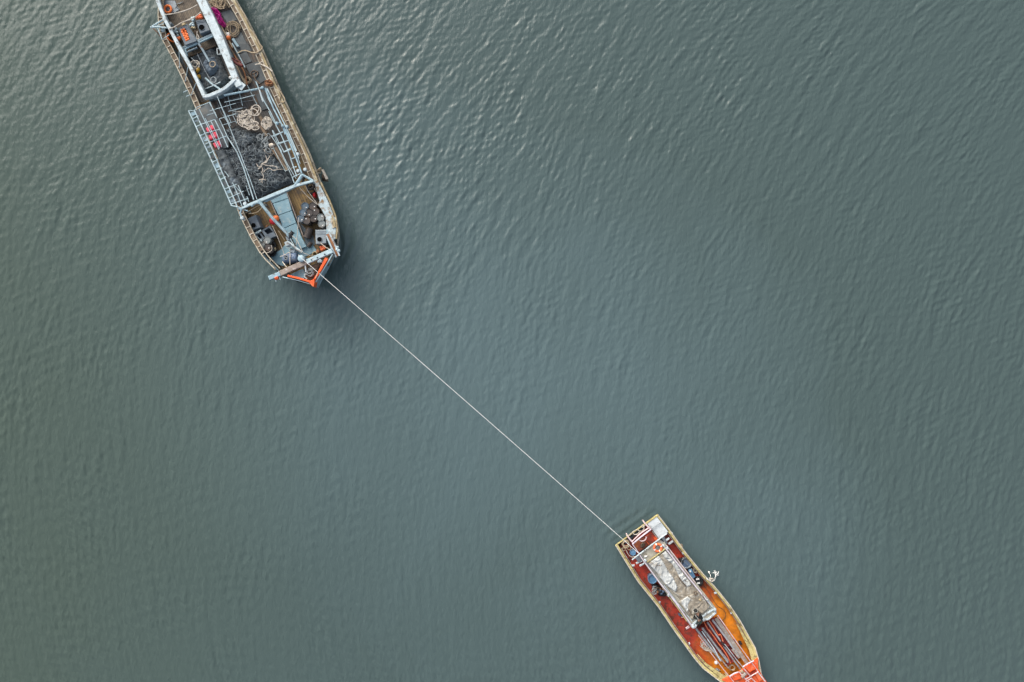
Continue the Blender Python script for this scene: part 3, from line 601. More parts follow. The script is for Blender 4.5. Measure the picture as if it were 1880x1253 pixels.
tank('plastic_tank', 'blue grey plastic tank with round black opening beside the wide white beam', 'grey_plastic', 7, [(712, 245), (835, 232), (900, 370), (772, 415)], (793, 335), 25, 2.0, 2.8)
B().prism(PS(7, [(540, 280), (580, 268), (592, 298), (556, 312)], 2.3), 2.0, 2.3, .02).thing('cardboard_box', 'beige_card', 'small beige box on the platform above the grey bin', 'box')
heap(PS(7, [(690, 350), (740, 350), (770, 420), (740, 450), (700, 400)], 2.0), 2.0, .3, .05, 3, .15, 5).thing('brown_net', 'brown_net', 'little brown net heap between the two grey containers', 'net')
rope('hanging_rope', 'pale rope slung across the aft platform above the wooden boards', 'white_rope', PS(7, [(345, 182), (440, 170), (560, 142), (660, 105), (740, 62)], 3.05), .045)
rope('hanging_rope', 'pale double rope slung across the platform just above the grey bin', 'white_rope', PS(7, [(400, 352), (470, 325), (560, 272), (680, 228), (785, 150)], 3.05), .045)
rope('hanging_rope', 'thin pale rope running from the narrow beam to the floats', 'white_rope', PS(7, [(455, 338), (520, 300), (590, 262), (640, 235), (720, 215)], 2.9), .03)
rope('hanging_rope', 'thin white rope loop beside the round tank opening', 'white_rope', PS(7, [(740, 380), (735, 440), (742, 475), (762, 460), (745, 420)], 2.85), .03)
B().tube(catmull([P(7, 520 + random.uniform(-60, 50), 20 + k * 9 + random.uniform(-14, 14), 2.06) for k in range(16)], 4), .022, 5).thing('twine', 'grey_rope', 'tangled grey twine on the boards near the orange ring buoy', 'twine')
B().ball(P(7, 325, 365, 2.5), .17, sq=.5).thing('pale_float', 'pale_ball', 'pale grey float hung under the outrigger bars', 'float')
B().lathe([(.14, 0), (.15, .3), (.12, .42), (.04, .44)], P(7, 440, 315, 2.2), n=14).thing('grey_can', 'light_grey_plastic', 'pale grey can beside the narrow white beam', 'can')

# starboard side deck aft: ropes, sheet, hoses
b = B()
for k in range(5):
    b.tube(catmull(scribble_pts(P(1, 1020 + 60 * k, 85 + random.uniform(-25, 20), ZD), random.uniform(.5, .66), 20, ZD + .1 + .05 * k, .2), 5), .032, 5)
b.thing('beige_rope_heap', 'beige_rope', 'large loose beige rope heap on the aft deck beside the wide white beam', 'rope')
heap(PS(1, [(1000, 140), (1050, 115), (1100, 140), (1145, 200), (1160, 260), (1215, 340), (1235, 390), (1180, 410), (1110, 350), (1080, 280), (1040, 240)], ZD + .2), ZD + .06, .5, .04, 4.5, .1, 2.2, 1.6).thing('magenta_sheet', 'magenta_sheet', 'crumpled magenta plastic sheet lying beside the wide white beam', 'sheet')
float_at(P(1, 1020, 165, ZD + .35), 'orange_plastic', 'orange float at the end of the magenta sheet nearest the rope heap', None, r=1.3)
B().tube(catmull(coil_pts(P(1, 1330, 430, ZD), .6, 8, ZD + .09, .28, .16) + scribble_pts(P(1, 1330, 430, ZD), .55, 7, ZD + .25, .05), 2), .022, 5).thing('rope_coil', 'beige_rope', 'wide olive beige rope coil on dark mats by the starboard rail', 'rope')
heap(PS(1, [(1200, 470), (1290, 480), (1300, 560), (1230, 580)], ZD), ZD + .06, .3, .05, 4, .12, 7).thing('white_rag', 'white_plastic', 'white rag beside the single orange float on the side deck', 'rag')
float_at(P(1, 1250, 548, ZD + .4), 'orange_plastic', 'orange float next to the white rag on the side deck', None, r=1.6)
heap(PS(1, [(1240, 590), (1290, 580), (1340, 720), (1290, 740)], ZD), ZD + .03, .35, .05, 4, .15, 9).thing('rusty_chain_heap', 'rust_rope', 'rusty brown chain heap along the foot of the wide white beam', 'chain')
B().prism(PS(1, [(1290, 560), (1325, 550), (1400, 665), (1365, 680)], ZD + .3), ZD + .06, ZD + .3).thing('pale_plank', 'pale_blue_paint', 'short pale blue plank lying below the rope coil', 'plank')
rf = root('folded_red_steelwork', P(2, 1150, 210, ZD), 'folded dark red steel frame leaning on the wide white beam', 'frame')
for pts, w_, m_ in (([(1050, 90), (1045, 155), (1190, 270), (1270, 300)], .24, 'dark_red_steel'), ([(1075, 170), (1260, 262), (1170, 300)], .05, 'pink_pipe'), ([(1055, 160), (1250, 250)], .12, 'dark_red_steel'), ([(1000, 40), (1030, 10), (1050, 100)], .06, 'pale_pipe')):
    bar(rf, 'bar', m_, PS(2, pts, 2.5), w_)
for s, pts, w_, m_, lb in ((1, [(1010, 130), (1120, 340), (1210, 500), (1310, 690)], .06, 'beige_rope', 'long beige pipe lying along the foot of the wide white beam'), (1, [(1150, 480), (1230, 620), (1330, 783)], .07, 'brown_hose', 'brown pipe lying beside the wide white beam near the single orange float'),
                       (2, [(1080, 20), (1180, 190), (1290, 380), (1330, 560)], .06, 'rust_rope', 'rusty pipe running past the folded red steelwork'), (2, [(1130, 0), (1240, 200), (1300, 320)], .05, 'pale_pipe', 'pale pipe running past the folded red steelwork'), (2, [(1160, 250), (1240, 420), (1310, 540)], .09, 'beige_rope', 'thick beige spar below the folded red steelwork'), (2, [(1420, 400), (1440, 480), (1500, 540)], .05, 'brown_hose', 'short brown hose end beside the looped hose')):
    B().tube(catmull(PS(s, pts, ZD + .35), 3), w_, 6).thing('loose_pipe', m_, lb, 'pipe')
B().tube(catmull(coil_pts(P(2, 1352, 500, ZD), .24, 9, ZD + .05, .25, .3), 2), .03, 5).thing('rope_ball', 'beige_rope', 'small dense beige rope ball beside the corner of the white coaming', 'rope')
rope('brown_hose', 'brown hose looped on the dark side deck mats', 'brown_hose', coil_pts(P(2, 1430, 410, ZD), .38, 1.4, ZD + .1, .1, .05) + PS(2, [(1370, 420), (1310, 340), (1290, 270), (1250, 220)], ZD + .1), .035, 'hose', 2)
B().tube(catmull(coil_pts(P(2, 1625, 530, 2.4), .32, 6, 2.38, .35, .2, squash=.6), 2), .035, 5).thing('rust_rope', 'rust_rope', 'rust coloured rope wound over the starboard rail', 'rope')
rope('frayed_rope', 'frayed pale rope lying over the starboard rail beside dark mats', 'beige_rope', PS(2, [(1200, 130), (1290, 95), (1400, 125), (1480, 110), (1530, 60), (1500, 20)], 2.45), .05)
rope('frayed_rope', 'pale rope end crossing the starboard rail toward the water', 'white_rope', PS(2, [(1435, 282), (1500, 275), (1560, 300), (1620, 335), (1665, 375)], 2.45), .05)
rope('hanging_line', 'beige mooring line draped along outside of starboard rail', 'beige_rope', PS(1, [(1380, 90), (1450, 170), (1500, 260), (1520, 360), (1600, 470), (1680, 600), (1730, 720)], 2.35), .035)
rope('rope_loop', 'beige rope loop hung over the starboard rail by the net', 'beige_rope', PS(3, [(1450, 190), (1440, 280), (1490, 300), (1510, 250), (1460, 170), (1400, 80)], 2.45), .035)

# net frames amidships (pale blue pipe racks)
ZN = 2.9
def O8(y): return 90 + (y - 180) * .447
rk = lambda pts, w_=.07, m_='pale_pipe', z=ZN, nm='rack_bar': bar(big, nm, m_, PS(8, pts, z), w_)
rk([(88, 182), (300, 640), (440, 950), (518, 1132), (560, 1142), (640, 1165)], .10)
rk([(148, 182), (300, 510), (420, 790), (520, 1010), (575, 1140)], .09)
rk([(170, 150), (148, 182), (88, 182)], .06); rk([(170, 150), (295, 100)], .06); rk([(193, 165), (300, 385), (392, 572)], .06); rk([(255, 260), (330, 410), (400, 560)], .05)
rk([(310, 285), (365, 395), (420, 545)], .06); rk([(352, 275), (430, 430), (480, 548)], .07); rk([(295, 100), (375, 255)], .05)
for y in (265, 345, 435, 525, 615, 700, 785, 875): rk([(O8(y), y), (O8(y) + 62, y - 30)], .075, nm='rack_rung')
for y, x2, y2 in ((345, 350, 270), (435, 395, 370), (525, 440, 445)): rk([(O8(y) + 60, y - 28), (x2, y2)], .055, nm='rack_rung')
for y, x2, y2 in ((970, 570, 918), (1060, 640, 988), (1118, 688, 1060)): rk([(O8(y), y), (x2, y2)], .065, nm='rack_rung')
for pts in ([(530, 905), (575, 1010), (630, 1155)], [(585, 930), (620, 1010), (660, 1100)], [(672, 1040), (692, 1095)]): rk(pts, .06)
rk([(375, 40), (470, 270), (500, 350)], .05, z=2.7); rk([(480, 450), (575, 600), (640, 760), (740, 1072)], .085, 'pale_pipe', 3.1, 'tension_pipe'); rk([(375, 40), (520, 400), (620, 650), (700, 860), (772, 1068)], .055, 'pale_pipe', 3.1, 'tension_pipe')
rk([(395, 265), (445, 370), (480, 450)], .06); rk([(300, 95), (330, 160), (370, 240)], .05); rk([(440, 448), (470, 438)], .08)
for pts in ([(250, 120), (275, 170), (300, 200)], [(230, 235), (250, 195), (300, 180)], [(360, 60), (420, 220)], [(440, 50), (500, 190)]): rk(pts, .025, 'steel', 2.3, 'net_wire')
r4 = lambda pts, w_=.07, z=ZN, nm='rack_bar', m_='pale_pipe', s=4: bar(big, nm, m_, PS(s, pts, z), w_)
r4([(1230, 95), (1345, 380), (1480, 640), (1520, 760)], .12, s=3, m_='pale_blue_paint'); r4([(1095, 0), (1200, 260), (1300, 430), (1400, 640)], .08, s=3)
r4([(1255, 100), (1420, 430), (1560, 720), (1680, 1000)], .10, s=3); r4([(1230, 110), (1275, 250), (1320, 330)], .06, s=3); r4([(1140, 100), (1200, 290)], .13, s=3, m_='white_paint')
r4([(1180, 10), (1250, 200), (1340, 420), (1440, 690)], .13, m_='pale_blue_paint'); r4([(1210, 60), (1300, 270), (1400, 480)], .07)
r4([(1070, 0), (1150, 150), (1240, 360), (1370, 740)], .08); r4([(1030, 80), (1110, 250), (1190, 390)], .05); r4([(1000, 150), (1120, 330), (1240, 570), (1360, 770)], .05, 3.05)
for pts in ([(1020, 158), (1172, 98)], [(1090, 278), (1240, 225)], [(1185, 388), (1290, 350)], [(1275, 492), (1345, 470)], [(1310, 610), (1370, 600)], [(1300, 755), (1420, 700)], [(1305, 755), (1335, 835)]): r4(pts, .075, nm='rack_rung')
for pts in ([(1390, 600), (1440, 590)], [(1350, 790), (1490, 725)], [(1400, 890), (1560, 850)], [(1490, 1015), (1600, 960)]): r4(pts, .07, nm='rack_rung', s=3)
for x, y in ((1190, 90), (1400, 600), (1480, 640), (1545, 650)): B().lathe([(.1, -.2), (.12, 0), (.1, .08), (.03, .1)], P(3, x, y, 3.0), n=12).part('rack_knuckle', 'pale_blue_paint', big)
for x, y in ((1385, 420), (1390, 660), (1490, 640)): B().lathe([(.12, -.2), (.15, 0), (.12, .1), (.03, .12)], P(4, x, y, 2.8), n=12).part('rack_knuckle', 'white_paint', big)
bar(big, 'gantry_beam', 'pale_blue_paint', PS(3, [(640, 200), (900, 150), (1195, 95)], 2.75), .17)
for pts in ([(570, 225), (860, 160)], [(700, 270), (960, 200)], [(800, 310), (1080, 265)], [(720, 400), (960, 370)]): r4(pts, .035, 1.75, 'net_wire', 'steel', 3)
for pts in ([(530, 200), (640, 440), (730, 640)], [(840, 90), (905, 350)], [(970, 50), (1110, 330)], [(690, 200), (740, 400)], [(620, 480), (690, 590)], [(690, 480), (740, 590), (800, 570)], [(760, 480), (820, 600)]): r4(pts, .05, 2.2, 'net_wire', 'pale_pipe', 3)
for s, pts, w_ in ((3, [(640, 300), (860, 250), (1080, 195)], .05), (3, [(700, 430), (900, 380)], .05), (8, [(395, 265), (560, 215)], .05), (8, [(420, 330), (520, 300)], .05), (8, [(300, 185), (420, 150), (560, 110)], .045), (8, [(270, 230), (360, 200)], .05),
                 (4, [(330, 660), (395, 745)], .05), (4, [(440, 830), (560, 960), (610, 1060)], .05), (4, [(640, 870), (690, 1010)], .045), (4, [(1100, 300), (1200, 520), (1300, 740)], .05), (3, [(1330, 700), (1400, 880), (1470, 1010)], .06), (3, [(1280, 430), (1340, 560), (1400, 640)], .06), (4, [(1240, 120), (1330, 330), (1420, 560)], .06)):
    bar(big, 'rack_bar', 'pale_pipe', PS(s, pts, 2.75), w_)
# gantry across the fore end of the net
bar(big, 'gantry_beam', 'pale_pipe', PS(5, [(350, 488), (470, 430), (590, 382), (880, 262), (1110, 165), (1375, 95)], 3.15), [.16, .2, .24, .26, .22, .16], .18)
B().prism(PS(5, [(640, 400), (690, 335), (1100, 185), (1095, 205), (900, 300), (700, 400)], 2.95), 2.9, 2.95).part('gantry_plate', 'pale_blue_paint', big)
for s, pts, w_ in ((5, [(1110, 165), (1165, 90), (1215, 10)], .26), (5, [(1210, 10), (1290, 50), (1375, 100)], .18), (5, [(480, 460), (540, 415), (640, 410)], .22), (5, [(350, 488), (320, 560), (345, 620)], .14), (5, [(290, 500), (360, 510), (430, 530)], .1)):
    bar(big, 'gantry_brace', 'pale_blue_paint', PS(s, pts, 3.05), w_)
for x, y in ((350, 630), (600, 390), (390, 430)): B().lathe([(.14, -.3), (.16, 0), (.13, .1), (.03, .12)], P(5, x, y, 3.0), n=12).part('gantry_knuckle', 'white_paint', big)
for p in (P(5, 365, 500, 3.0), P(5, 1365, 110, 3.0), P(5, 600, 395, 3.0), P(4, 1440, 690, 2.9), P(3, 1190, 95, 2.7), P(8, 300, 640, 2.85), P(8, 505, 1100, 2.85), P(8, 95, 190, 2.85)):
    B().tube([Vector((p.x, p.y, ZD)), p], .06, 8).part('rack_post', 'pale_pipe', big)
B().prism(PS(8, [(150, 185), (290, 105), (375, 250), (480, 450), (490, 545), (395, 572), (300, 470), (205, 300)], 2.44), 2.40, 2.44, .01).part('rack_floor', 'deck_mat', big)
for k, y in enumerate((205, 285, 365, 455, 545, 635, 720, 810, 900, 990, 1075)):
    f_ = [.62, .3, .5, .75, .35, .6, .8, .4, .7, .5, .6][k]
    B().prism(PS(8, [(O8(y) + 6, y), (O8(y) + 52, y - 20), (O8(y) + 52 + 60 * f_ * .447, y - 20 + 60 * f_), (O8(y) + 6 + 45 * f_ * .447, y + 50 * f_)], 2.80), 2.77, 2.80, .008).part('rack_plate', ('pale_blue_paint', 'grey_blue_beam', 'deck_mat')[k % 3], big)
# the net itself
NET = PS(4, [(215, 345), (330, 285), (420, 300), (300, 60), (470, 0), (700, 70), (830, 110), (900, 160), (980, 330), (1130, 520), (1260, 660), (1330, 820), (1100, 900), (820, 1030), (640, 1060), (480, 900), (390, 820), (300, 590)], 2.0)
nt_ = root('fishing_net', Vector((sum(p.x for p in NET) / len(NET), sum(p.y for p in NET) / len(NET), ZD)), 'huge heap of dark grey fishing net between the pale blue pipe racks', 'net')
hb = heap(NET, ZD + .03, 0.95, .06, 1.9, .55, 12.0, .75); hb.part('net_heap', 'dark_net', nt_)
heap(PS(8, [(345, 570), (440, 560), (520, 720), (600, 880), (660, 1040), (690, 1090), (600, 1140), (520, 1005), (425, 795)], 2.5), 2.40, .4, .06, 2.2, .3, 5.5, .8).part('draped_net', 'dark_net', nt_)
hz = {}
for p in hb.v: hz[(round(p.x / .12), round(p.y / .12))] = p.z
def net_z(x, y, d=2.1):
    k = (round(x / .12), round(y / .12)); 
    return max(hz.get((k[0] + i, k[1] + j), ZD) for i in (-1, 0, 1) for j in (-1, 0, 1)) if any((k[0] + i, k[1] + j) in hz for i in (-1, 0, 1) for j in (-1, 0, 1)) else d
xs = [p.x for p in NET]; ys = [p.y for p in NET]
for mm, cnt, rr, nm in (('net_strand', 230, .017, 'net_strands'), ('dark_net', 150, .03, 'net_folds'), ('grey_rope', 34, .018, 'pale_strands')):
    sb = B(); c_ = 0
    while c_ < cnt:
        x, y = random.uniform(min(xs), max(xs)), random.uniform(min(ys), max(ys))
        if not inside(x, y, NET) or edge_dist(x, y, NET) < .2: continue
        a = random.uniform(0, 6.3); cur = random.uniform(-5, 5); L_ = random.randint(5, 11); pts = []
        for k in range(L_):
            pts.append(Vector((x, y, net_z(x, y) + .015))); a += cur * .11 + random.uniform(-.3, .3); x += .085 * math.cos(a); y += .085 * math.sin(a)
        sb.tube(catmull(pts, 2), rr, 4); c_ += 1
    o = sb.part(nm, mm, nt_); o['kind'] = 'stuff'
for s, q in ((4, [(990, 340), (1030, 325), (1250, 640), (1210, 665)]), (4, [(1040, 330), (1080, 310), (1240, 560), (1250, 620)]), (4, [(820, 10), (860, 0), (960, 150), (920, 160)]), (3, [(1090, 440), (1130, 420), (1260, 640), (1220, 660)])):
    B().prism(PS(s, q, 2.55), 2.48, 2.55).part('catwalk_board', 'brown_cap', big)
for s, a, b_ in ((4, (1040, 345), (1205, 665)), (4, (1000, 345), (1045, 330)), (4, (1205, 665), (1260, 635))): bar(big, 'catwalk_edge', 'pale_pipe', [P(s, *a, 2.6), P(s, *b_, 2.6)], .04)

# white ropes on the net
def net_rope(s, pts, lift=.12): return [Vector((q.x, q.y, net_z(q.x, q.y, 2.2) + lift)) for q in PS(s, pts, 2.3)]
b = B()
for cx, cy, R, t in ((960, 540, .72, 46), (1010, 600, .6, 24), (900, 490, .42, 12), (1075, 440, .5, 9), (1075, 630, .42, 8)):
    b.tube(catmull(scribble_pts(P(3, cx, cy, 2.4), R, t, 2.4, .22), 6), .031, 5)
b.tube(catmull(PS(3, [(1040, 470), (1035, 400), (1060, 350), (1110, 340), (1155, 375), (1165, 430), (1130, 480), (1070, 490), (1000, 460), (1010, 410), (1060, 395), (1110, 420), (1130, 470)], 2.62), 5), .036, 6)
b.tube(catmull(PS(3, [(1000, 600), (1080, 580), (1130, 600), (1100, 640), (1040, 660), (1060, 695), (1120, 690), (1140, 655), (1090, 640), (1020, 680), (985, 690), (930, 640)], 2.6), 5), .036, 6)
b.thing('white_rope_heap', 'white_rope', 'big loose heap of white rope with wide loops on the dark net', 'rope')
b = B()
for k in range(3): b.tube(catmull(scribble_pts(P(3, 1270 + random.uniform(-15, 15), 605 + 22 * (k - 1), 2.4), .46, 48, 2.42 + .05 * k, .12), 5), .024, 5)
b.thing('dense_rope_coil', 'white_rope', 'dense round coil of white rope beside the starboard pipe rack', 'rope')
heap(PS(3, [(1180, 660), (1290, 720), (1270, 760), (1200, 740)], 2.4), 2.3, .25, .05, 4, .12, 4).thing('brown_rope_mat', 'brown_net', 'brown rope mat sticking out under the dense white coil', 'mat')
b = B()
for cx, cy in ((1160, 800), (1220, 800), (1240, 860), (1230, 900), (1280, 790), (1270, 990)): b.tube(catmull(scribble_pts(P(3, cx, cy, 2.4), .33, 13, 2.45, .12), 5), .022, 5)
b.thing('bluish_rope_tangle', 'grey_rope', 'bluish white thin rope tangle on the net below the dense coil', 'rope')
heap(PS(3, [(1250, 905), (1310, 870), (1370, 900), (1350, 950), (1300, 965)], 2.5), 2.3, .4, .05, 3, .15, 6).thing('pale_cloth_bundle', 'white_rope', 'pale beige cloth bundle on the net below the bluish rope tangle', 'bundle')
b = B()
for pts in ([(960, 330), (910, 360), (950, 410), (1010, 390), (1000, 440), (960, 500), (945, 545), (880, 560), (860, 590), (890, 640), (880, 690), (905, 740), (890, 790), (860, 830)], [(930, 440), (940, 500), (900, 540), (870, 570)],
            [(880, 570), (960, 590), (1060, 600), (1100, 620), (1085, 655), (1040, 660), (980, 630), (920, 660), (905, 690)], [(1060, 655), (1130, 645), (1210, 618), (1340, 608)], [(795, 560), (830, 610), (880, 590)], [(820, 640), (850, 620), (880, 600)], [(840, 795), (890, 785), (935, 800)], [(880, 790), (885, 840)], [(990, 410), (985, 470), (950, 530), (900, 550)]):
    b.tube(catmull(net_rope(4, pts), 4), .026, 5)
b.thing('trailing_rope', 'white_rope', 'long white rope with branching ends trailing across the net toward the gantry', 'rope')
b = B()
for s, cx, cy in ((4, 465, 250), (4, 525, 270), (4, 630, 180), (3, 800, 460), (3, 840, 500)): b.tube(catmull(coil_pts(P(s, cx, cy, 2.3), .17, 3, 2.4, .5, .1), 2), .02, 5)
b.thing('thin_twine', 'grey_rope', 'thin pale twine scraps scattered over the upper part of the net', 'twine')
def crate_float(s, x, y, w_, l_, label, m='pink_float'):
    c = P(s, x, y, 2.75); d = Vector((math.cos(A1), math.sin(A1), 0)); n_ = Vector((-d.y, d.x, 0))
    B().prism([c + d * l_ / 2 * a + n_ * w_ / 2 * k for a, k in ((1, .7), (.8, 1), (-.8, 1), (-1, .7), (-1, -.7), (-.8, -1), (.8, -1), (1, -.7))], 2.45, 2.75, .05).thing('pink_crate', m, label, 'crate', 'pink crates in the port rack')
for x, y, ww, ll, lb in ((280, 370, .26, .36, 'aftmost outboard'), (316, 350, .28, .36, 'aftmost inboard'), (305, 446, .28, .34, 'middle outboard'), (348, 424, .32, .44, 'middle inboard'), (352, 526, .22, .4, 'foremost outboard'), (386, 512, .24, .44, 'foremost inboard')):
    crate_float(8, x, y, ww, ll, lb + ' of the six small pink crates in the pipe rack')
heap(PS(8, [(405, 700), (430, 690), (452, 755), (430, 772)], 2.4), 2.3, .3, .05, 4, .12, 3).thing('faded_orange_cloth', 'orange_faded', 'faded orange cloth scrap on the net below the pink crates', 'cloth')

# foredeck
ZP = ZD + .28
sp = [(5, [(758, 376), (986, 266), (1010, 345), (786, 420)]), (5, [(788, 427), (1013, 352), (1060, 520), (868, 590)]), (5, [(871, 597), (1063, 527), (1125, 700), (938, 780)]), (5, [(941, 787), (1128, 707), (1193, 880), (1035, 945)])]
for s, q in sp: B().prism(PS(s, q, ZP), ZD, ZP, .02).part('hatch_panel', 'blue_panel', big)
B().prism(PS(6, [(893, 322), (1035, 266), (1132, 455), (1000, 500)], ZP + .05), ZD, ZP + .05, .02).part('hatch_panel', 'blue_panel', big)
for a, b_ in (((750, 376), (930, 795)), ((992, 265), (1230, 900))): bar(big, 'hatch_curb', 'tan_board', [P(5, *a, ZP + .03), P(5, *b_, ZP + .03)], .06, .3)
sheet('painted_strip', 'side_deck_paint', 6, [(1030, 80), (1250, 300), (1270, 430), (1130, 440)], ZD + .03)
B().prism(PS(6, [(730, 500), (800, 420), (1100, 470), (1230, 420), (1300, 520), (1060, 640), (760, 760), (640, 720), (560, 600)], ZD + .05), ZD, ZD + .05).part('bow_plate', 'blue_panel', big)
B().prism(PS(5, [(1380, 90), (1430, 90), (1500, 220), (1590, 400), (1680, 620), (1700, 780), (1690, 940), (1640, 940), (1560, 800), (1548, 620), (1490, 510), (1440, 440), (1462, 380), (1405, 200)], 2.55), 2.35, 2.55, .03).part('bulwark_shelf', 'shelf_paint', big)
bar(big, 'bulwark_shelf_edge', 'hull_timber', PS(5, [(1480, 120), (1600, 370), (1690, 600), (1715, 800), (1700, 930)], 2.62), .12, .2)
B().prism(PS(6, [(1440, 180), (1500, 230), (1520, 330), (1600, 560), (1560, 600), (1440, 300)], 2.6), 2.4, 2.6).part('bulwark_plate', 'pale_blue_paint', big)
bm_ = bar(big, 'boom', 'pale_blue_paint', [P(5, 590, 388, 3.2), P(5, 790, 640, 2.95), P(5, 1000, 860, 2.75), P(6, 860, 310, 2.7)], .24)
bar(bm_, 'boom_stay', 'pale_pipe', [P(5, 610, 430, 3.25), P(5, 1000, 870, 2.95)], .05)
for s, pts, w_, m_ in ((6, [(800, 300), (860, 290), (900, 340), (830, 370)], None, 'light_grey_plastic'), (6, [(780, 390), (840, 360), (890, 420), (810, 450)], None, 'white_paint')):
    B().prism(PS(s, pts, 2.6), 2.0, 2.6, .04).part('winch_housing', m_, big)
for pts, w_, m_ in (([(850, 380), (950, 460), (1070, 545)], .16, 'white_paint'), ([(900, 430), (980, 500), (1060, 550)], .1, 'tan_board'), ([(870, 260), (980, 340), (1070, 530)], .05, 'white_rope'), ([(860, 300), (960, 470)], .06, 'pale_pipe')):
    bar(big, 'winch_arm', m_, PS(6, pts, 2.7), w_)
B().lathe([(.22, -.3), (.24, 0), (.15, .05), (.15, .25), (.22, .3)], P(6, 885, 270, 2.6), (.6, .8, 0), 14).part('winch_drum', 'machine_black', big)
B().prism(PS(6, [(870, 470), (960, 500), (940, 560), (860, 540)], 2.0), ZD, 2.0, .05).part('winch_base', 'white_paint', big)
# samson post, cathead beam and orange bow
B().lathe([(.2, -1.6), (.22, -.2), (.27, -.12), (.27, 0), (.2, .05), (.05, .06)], P(6, 1050, 640, 3.25), n=16).part('towing_post', 'pale_blue_paint', big)
bar(big, 'cathead_beam', 'tan_board', PS(6, [(700, 885), (880, 800), (1140, 690)], 3.05), .42, .3)
bar(big, 'cathead_beam', 'pale_pipe', PS(6, [(1135, 690), (1330, 605), (1535, 515)], 3.1), .36, .3)
bar(big, 'cathead_end', 'pale_blue_paint', PS(6, [(540, 950), (620, 915), (715, 878)], 3.1), .34, .3)
for x, y in ((1210, 660), (1305, 625), (1420, 575)): B().lathe([(.05, -.02), (.05, .05), (.02, .06)], P(6, x, y, 3.1), n=8).part('bolt', 'machine_black', big)
rb = bar(big, 'anchor_roller', 'orange_paint', PS(6, [(640, 950), (695, 930)], 2.95), .34)
bar(rb, 'roller_cheek', 'pale_pipe', PS(6, [(640, 900), (655, 1005)], 3.0), .06, .2); bar(rb, 'roller_cheek', 'pale_pipe', PS(6, [(695, 880), (720, 975)], 3.0), .06, .2)
bar(big, 'bow_rail', 'orange_paint', PS(6, [(835, 910), (1010, 950), (1180, 1002)], 3.25), .16, .2)
bar(big, 'bow_rail', 'orange_paint', PS(6, [(1450, 635), (1360, 800), (1255, 975)], 3.25), [.26, .2, .14], .2)
bar(big, 'bow_rail_edge', 'pale_pipe', PS(6, [(760, 930), (1000, 985), (1190, 1040)], 3.1), .07, .16)
bar(big, 'bow_rail_edge', 'pale_pipe', PS(6, [(1540, 575), (1430, 760), (1275, 1010)], 3.15), .08, .16)
bar(big, 'bow_rail_edge', 'cream_rail', PS(6, [(1280, 950), (1310, 850)], 3.27), .05, .1)
B().prism(PS(6, [(1150, 998), (1200, 985), (1258, 958), (1262, 1010), (1246, 1088), (1215, 1070), (1180, 1030)], 3.35), 2.6, 3.35, .03).part('stem_head', 'orange_paint', big)
B().prism(PS(6, [(880, 890), (1080, 800), (1130, 900), (1090, 970), (900, 925)], 2.55), 2.4, 2.55).part('bow_deck', 'blue_panel', big)
B().prism(PS(6, [(1080, 800), (1430, 640), (1260, 960), (1150, 990), (1090, 970)], 2.5), 2.3, 2.5).part('bow_deck', 'brown_cap', big)
heap(PS(6, [(1190, 760), (1390, 670), (1370, 760), (1270, 930), (1190, 950), (1140, 890)], 2.5), 2.5, .45, .045, 3.4, .2, 21).thing('bow_net', 'brown_net', 'brown net heap inside the orange bow rails', 'net')
B().tube(catmull(coil_pts(P(6, 1190, 850, 2.8), .3, 6, 2.75, .5, .2), 2), .03, 5).thing('bow_rope', 'grey_rope', 'grey rope tangle on the brown net in the bow', 'rope')
an = root('anchor', P(6, 1120, 900, 2.5), 'small white anchor lying in the bow beside the orange rail', 'anchor')
bar(an, 'shank', 'white_paint', PS(6, [(1110, 730), (1120, 800), (1130, 860)], 2.95), .12); bar(an, 'fluke', 'white_paint', PS(6, [(1140, 960), (1100, 925), (1110, 890), (1160, 885)], 2.75), .1)
bar(an, 'fluke', 'hole_black', PS(6, [(1160, 905), (1200, 900), (1210, 860)], 2.75), .1)
for x, y in ((1330, 690), (1365, 690), (1350, 670)): float_at(P(6, x, y, 2.95), 'pale_ball', 'pinkish grey float on the bow net by the orange rail', 'floats on the bow net', r=1.1)
# stern-side ladder plank over the starboard bow
ld = root('bow_ladder', P(6, 1550, 450, 2.6), 'rusty brown ramp with two white side rails leaning over the starboard bow', 'ramp')
bar(ld, 'side_rail', 'white_paint', [P(6, 1445, 285, 2.95), P(6, 1520, 450, 2.9), P(6, 1598, 622, 2.75)], .1, .12); bar(ld, 'side_rail', 'white_paint', [P(6, 1480, 220, 2.95), P(6, 1570, 400, 2.9), P(6, 1650, 598, 2.75)], .12, .12)
bar(ld, 'tread', 'rust_rope', [P(6, 1462, 255, 2.85), P(6, 1545, 430, 2.8), P(6, 1620, 605, 2.65)], .26, .06)
for x, y in ((1620, 470), (1640, 520), (1615, 500)): B().ball(P(6, x, y, 2.75), .13).part('white_knob', 'pale_pipe', ld)

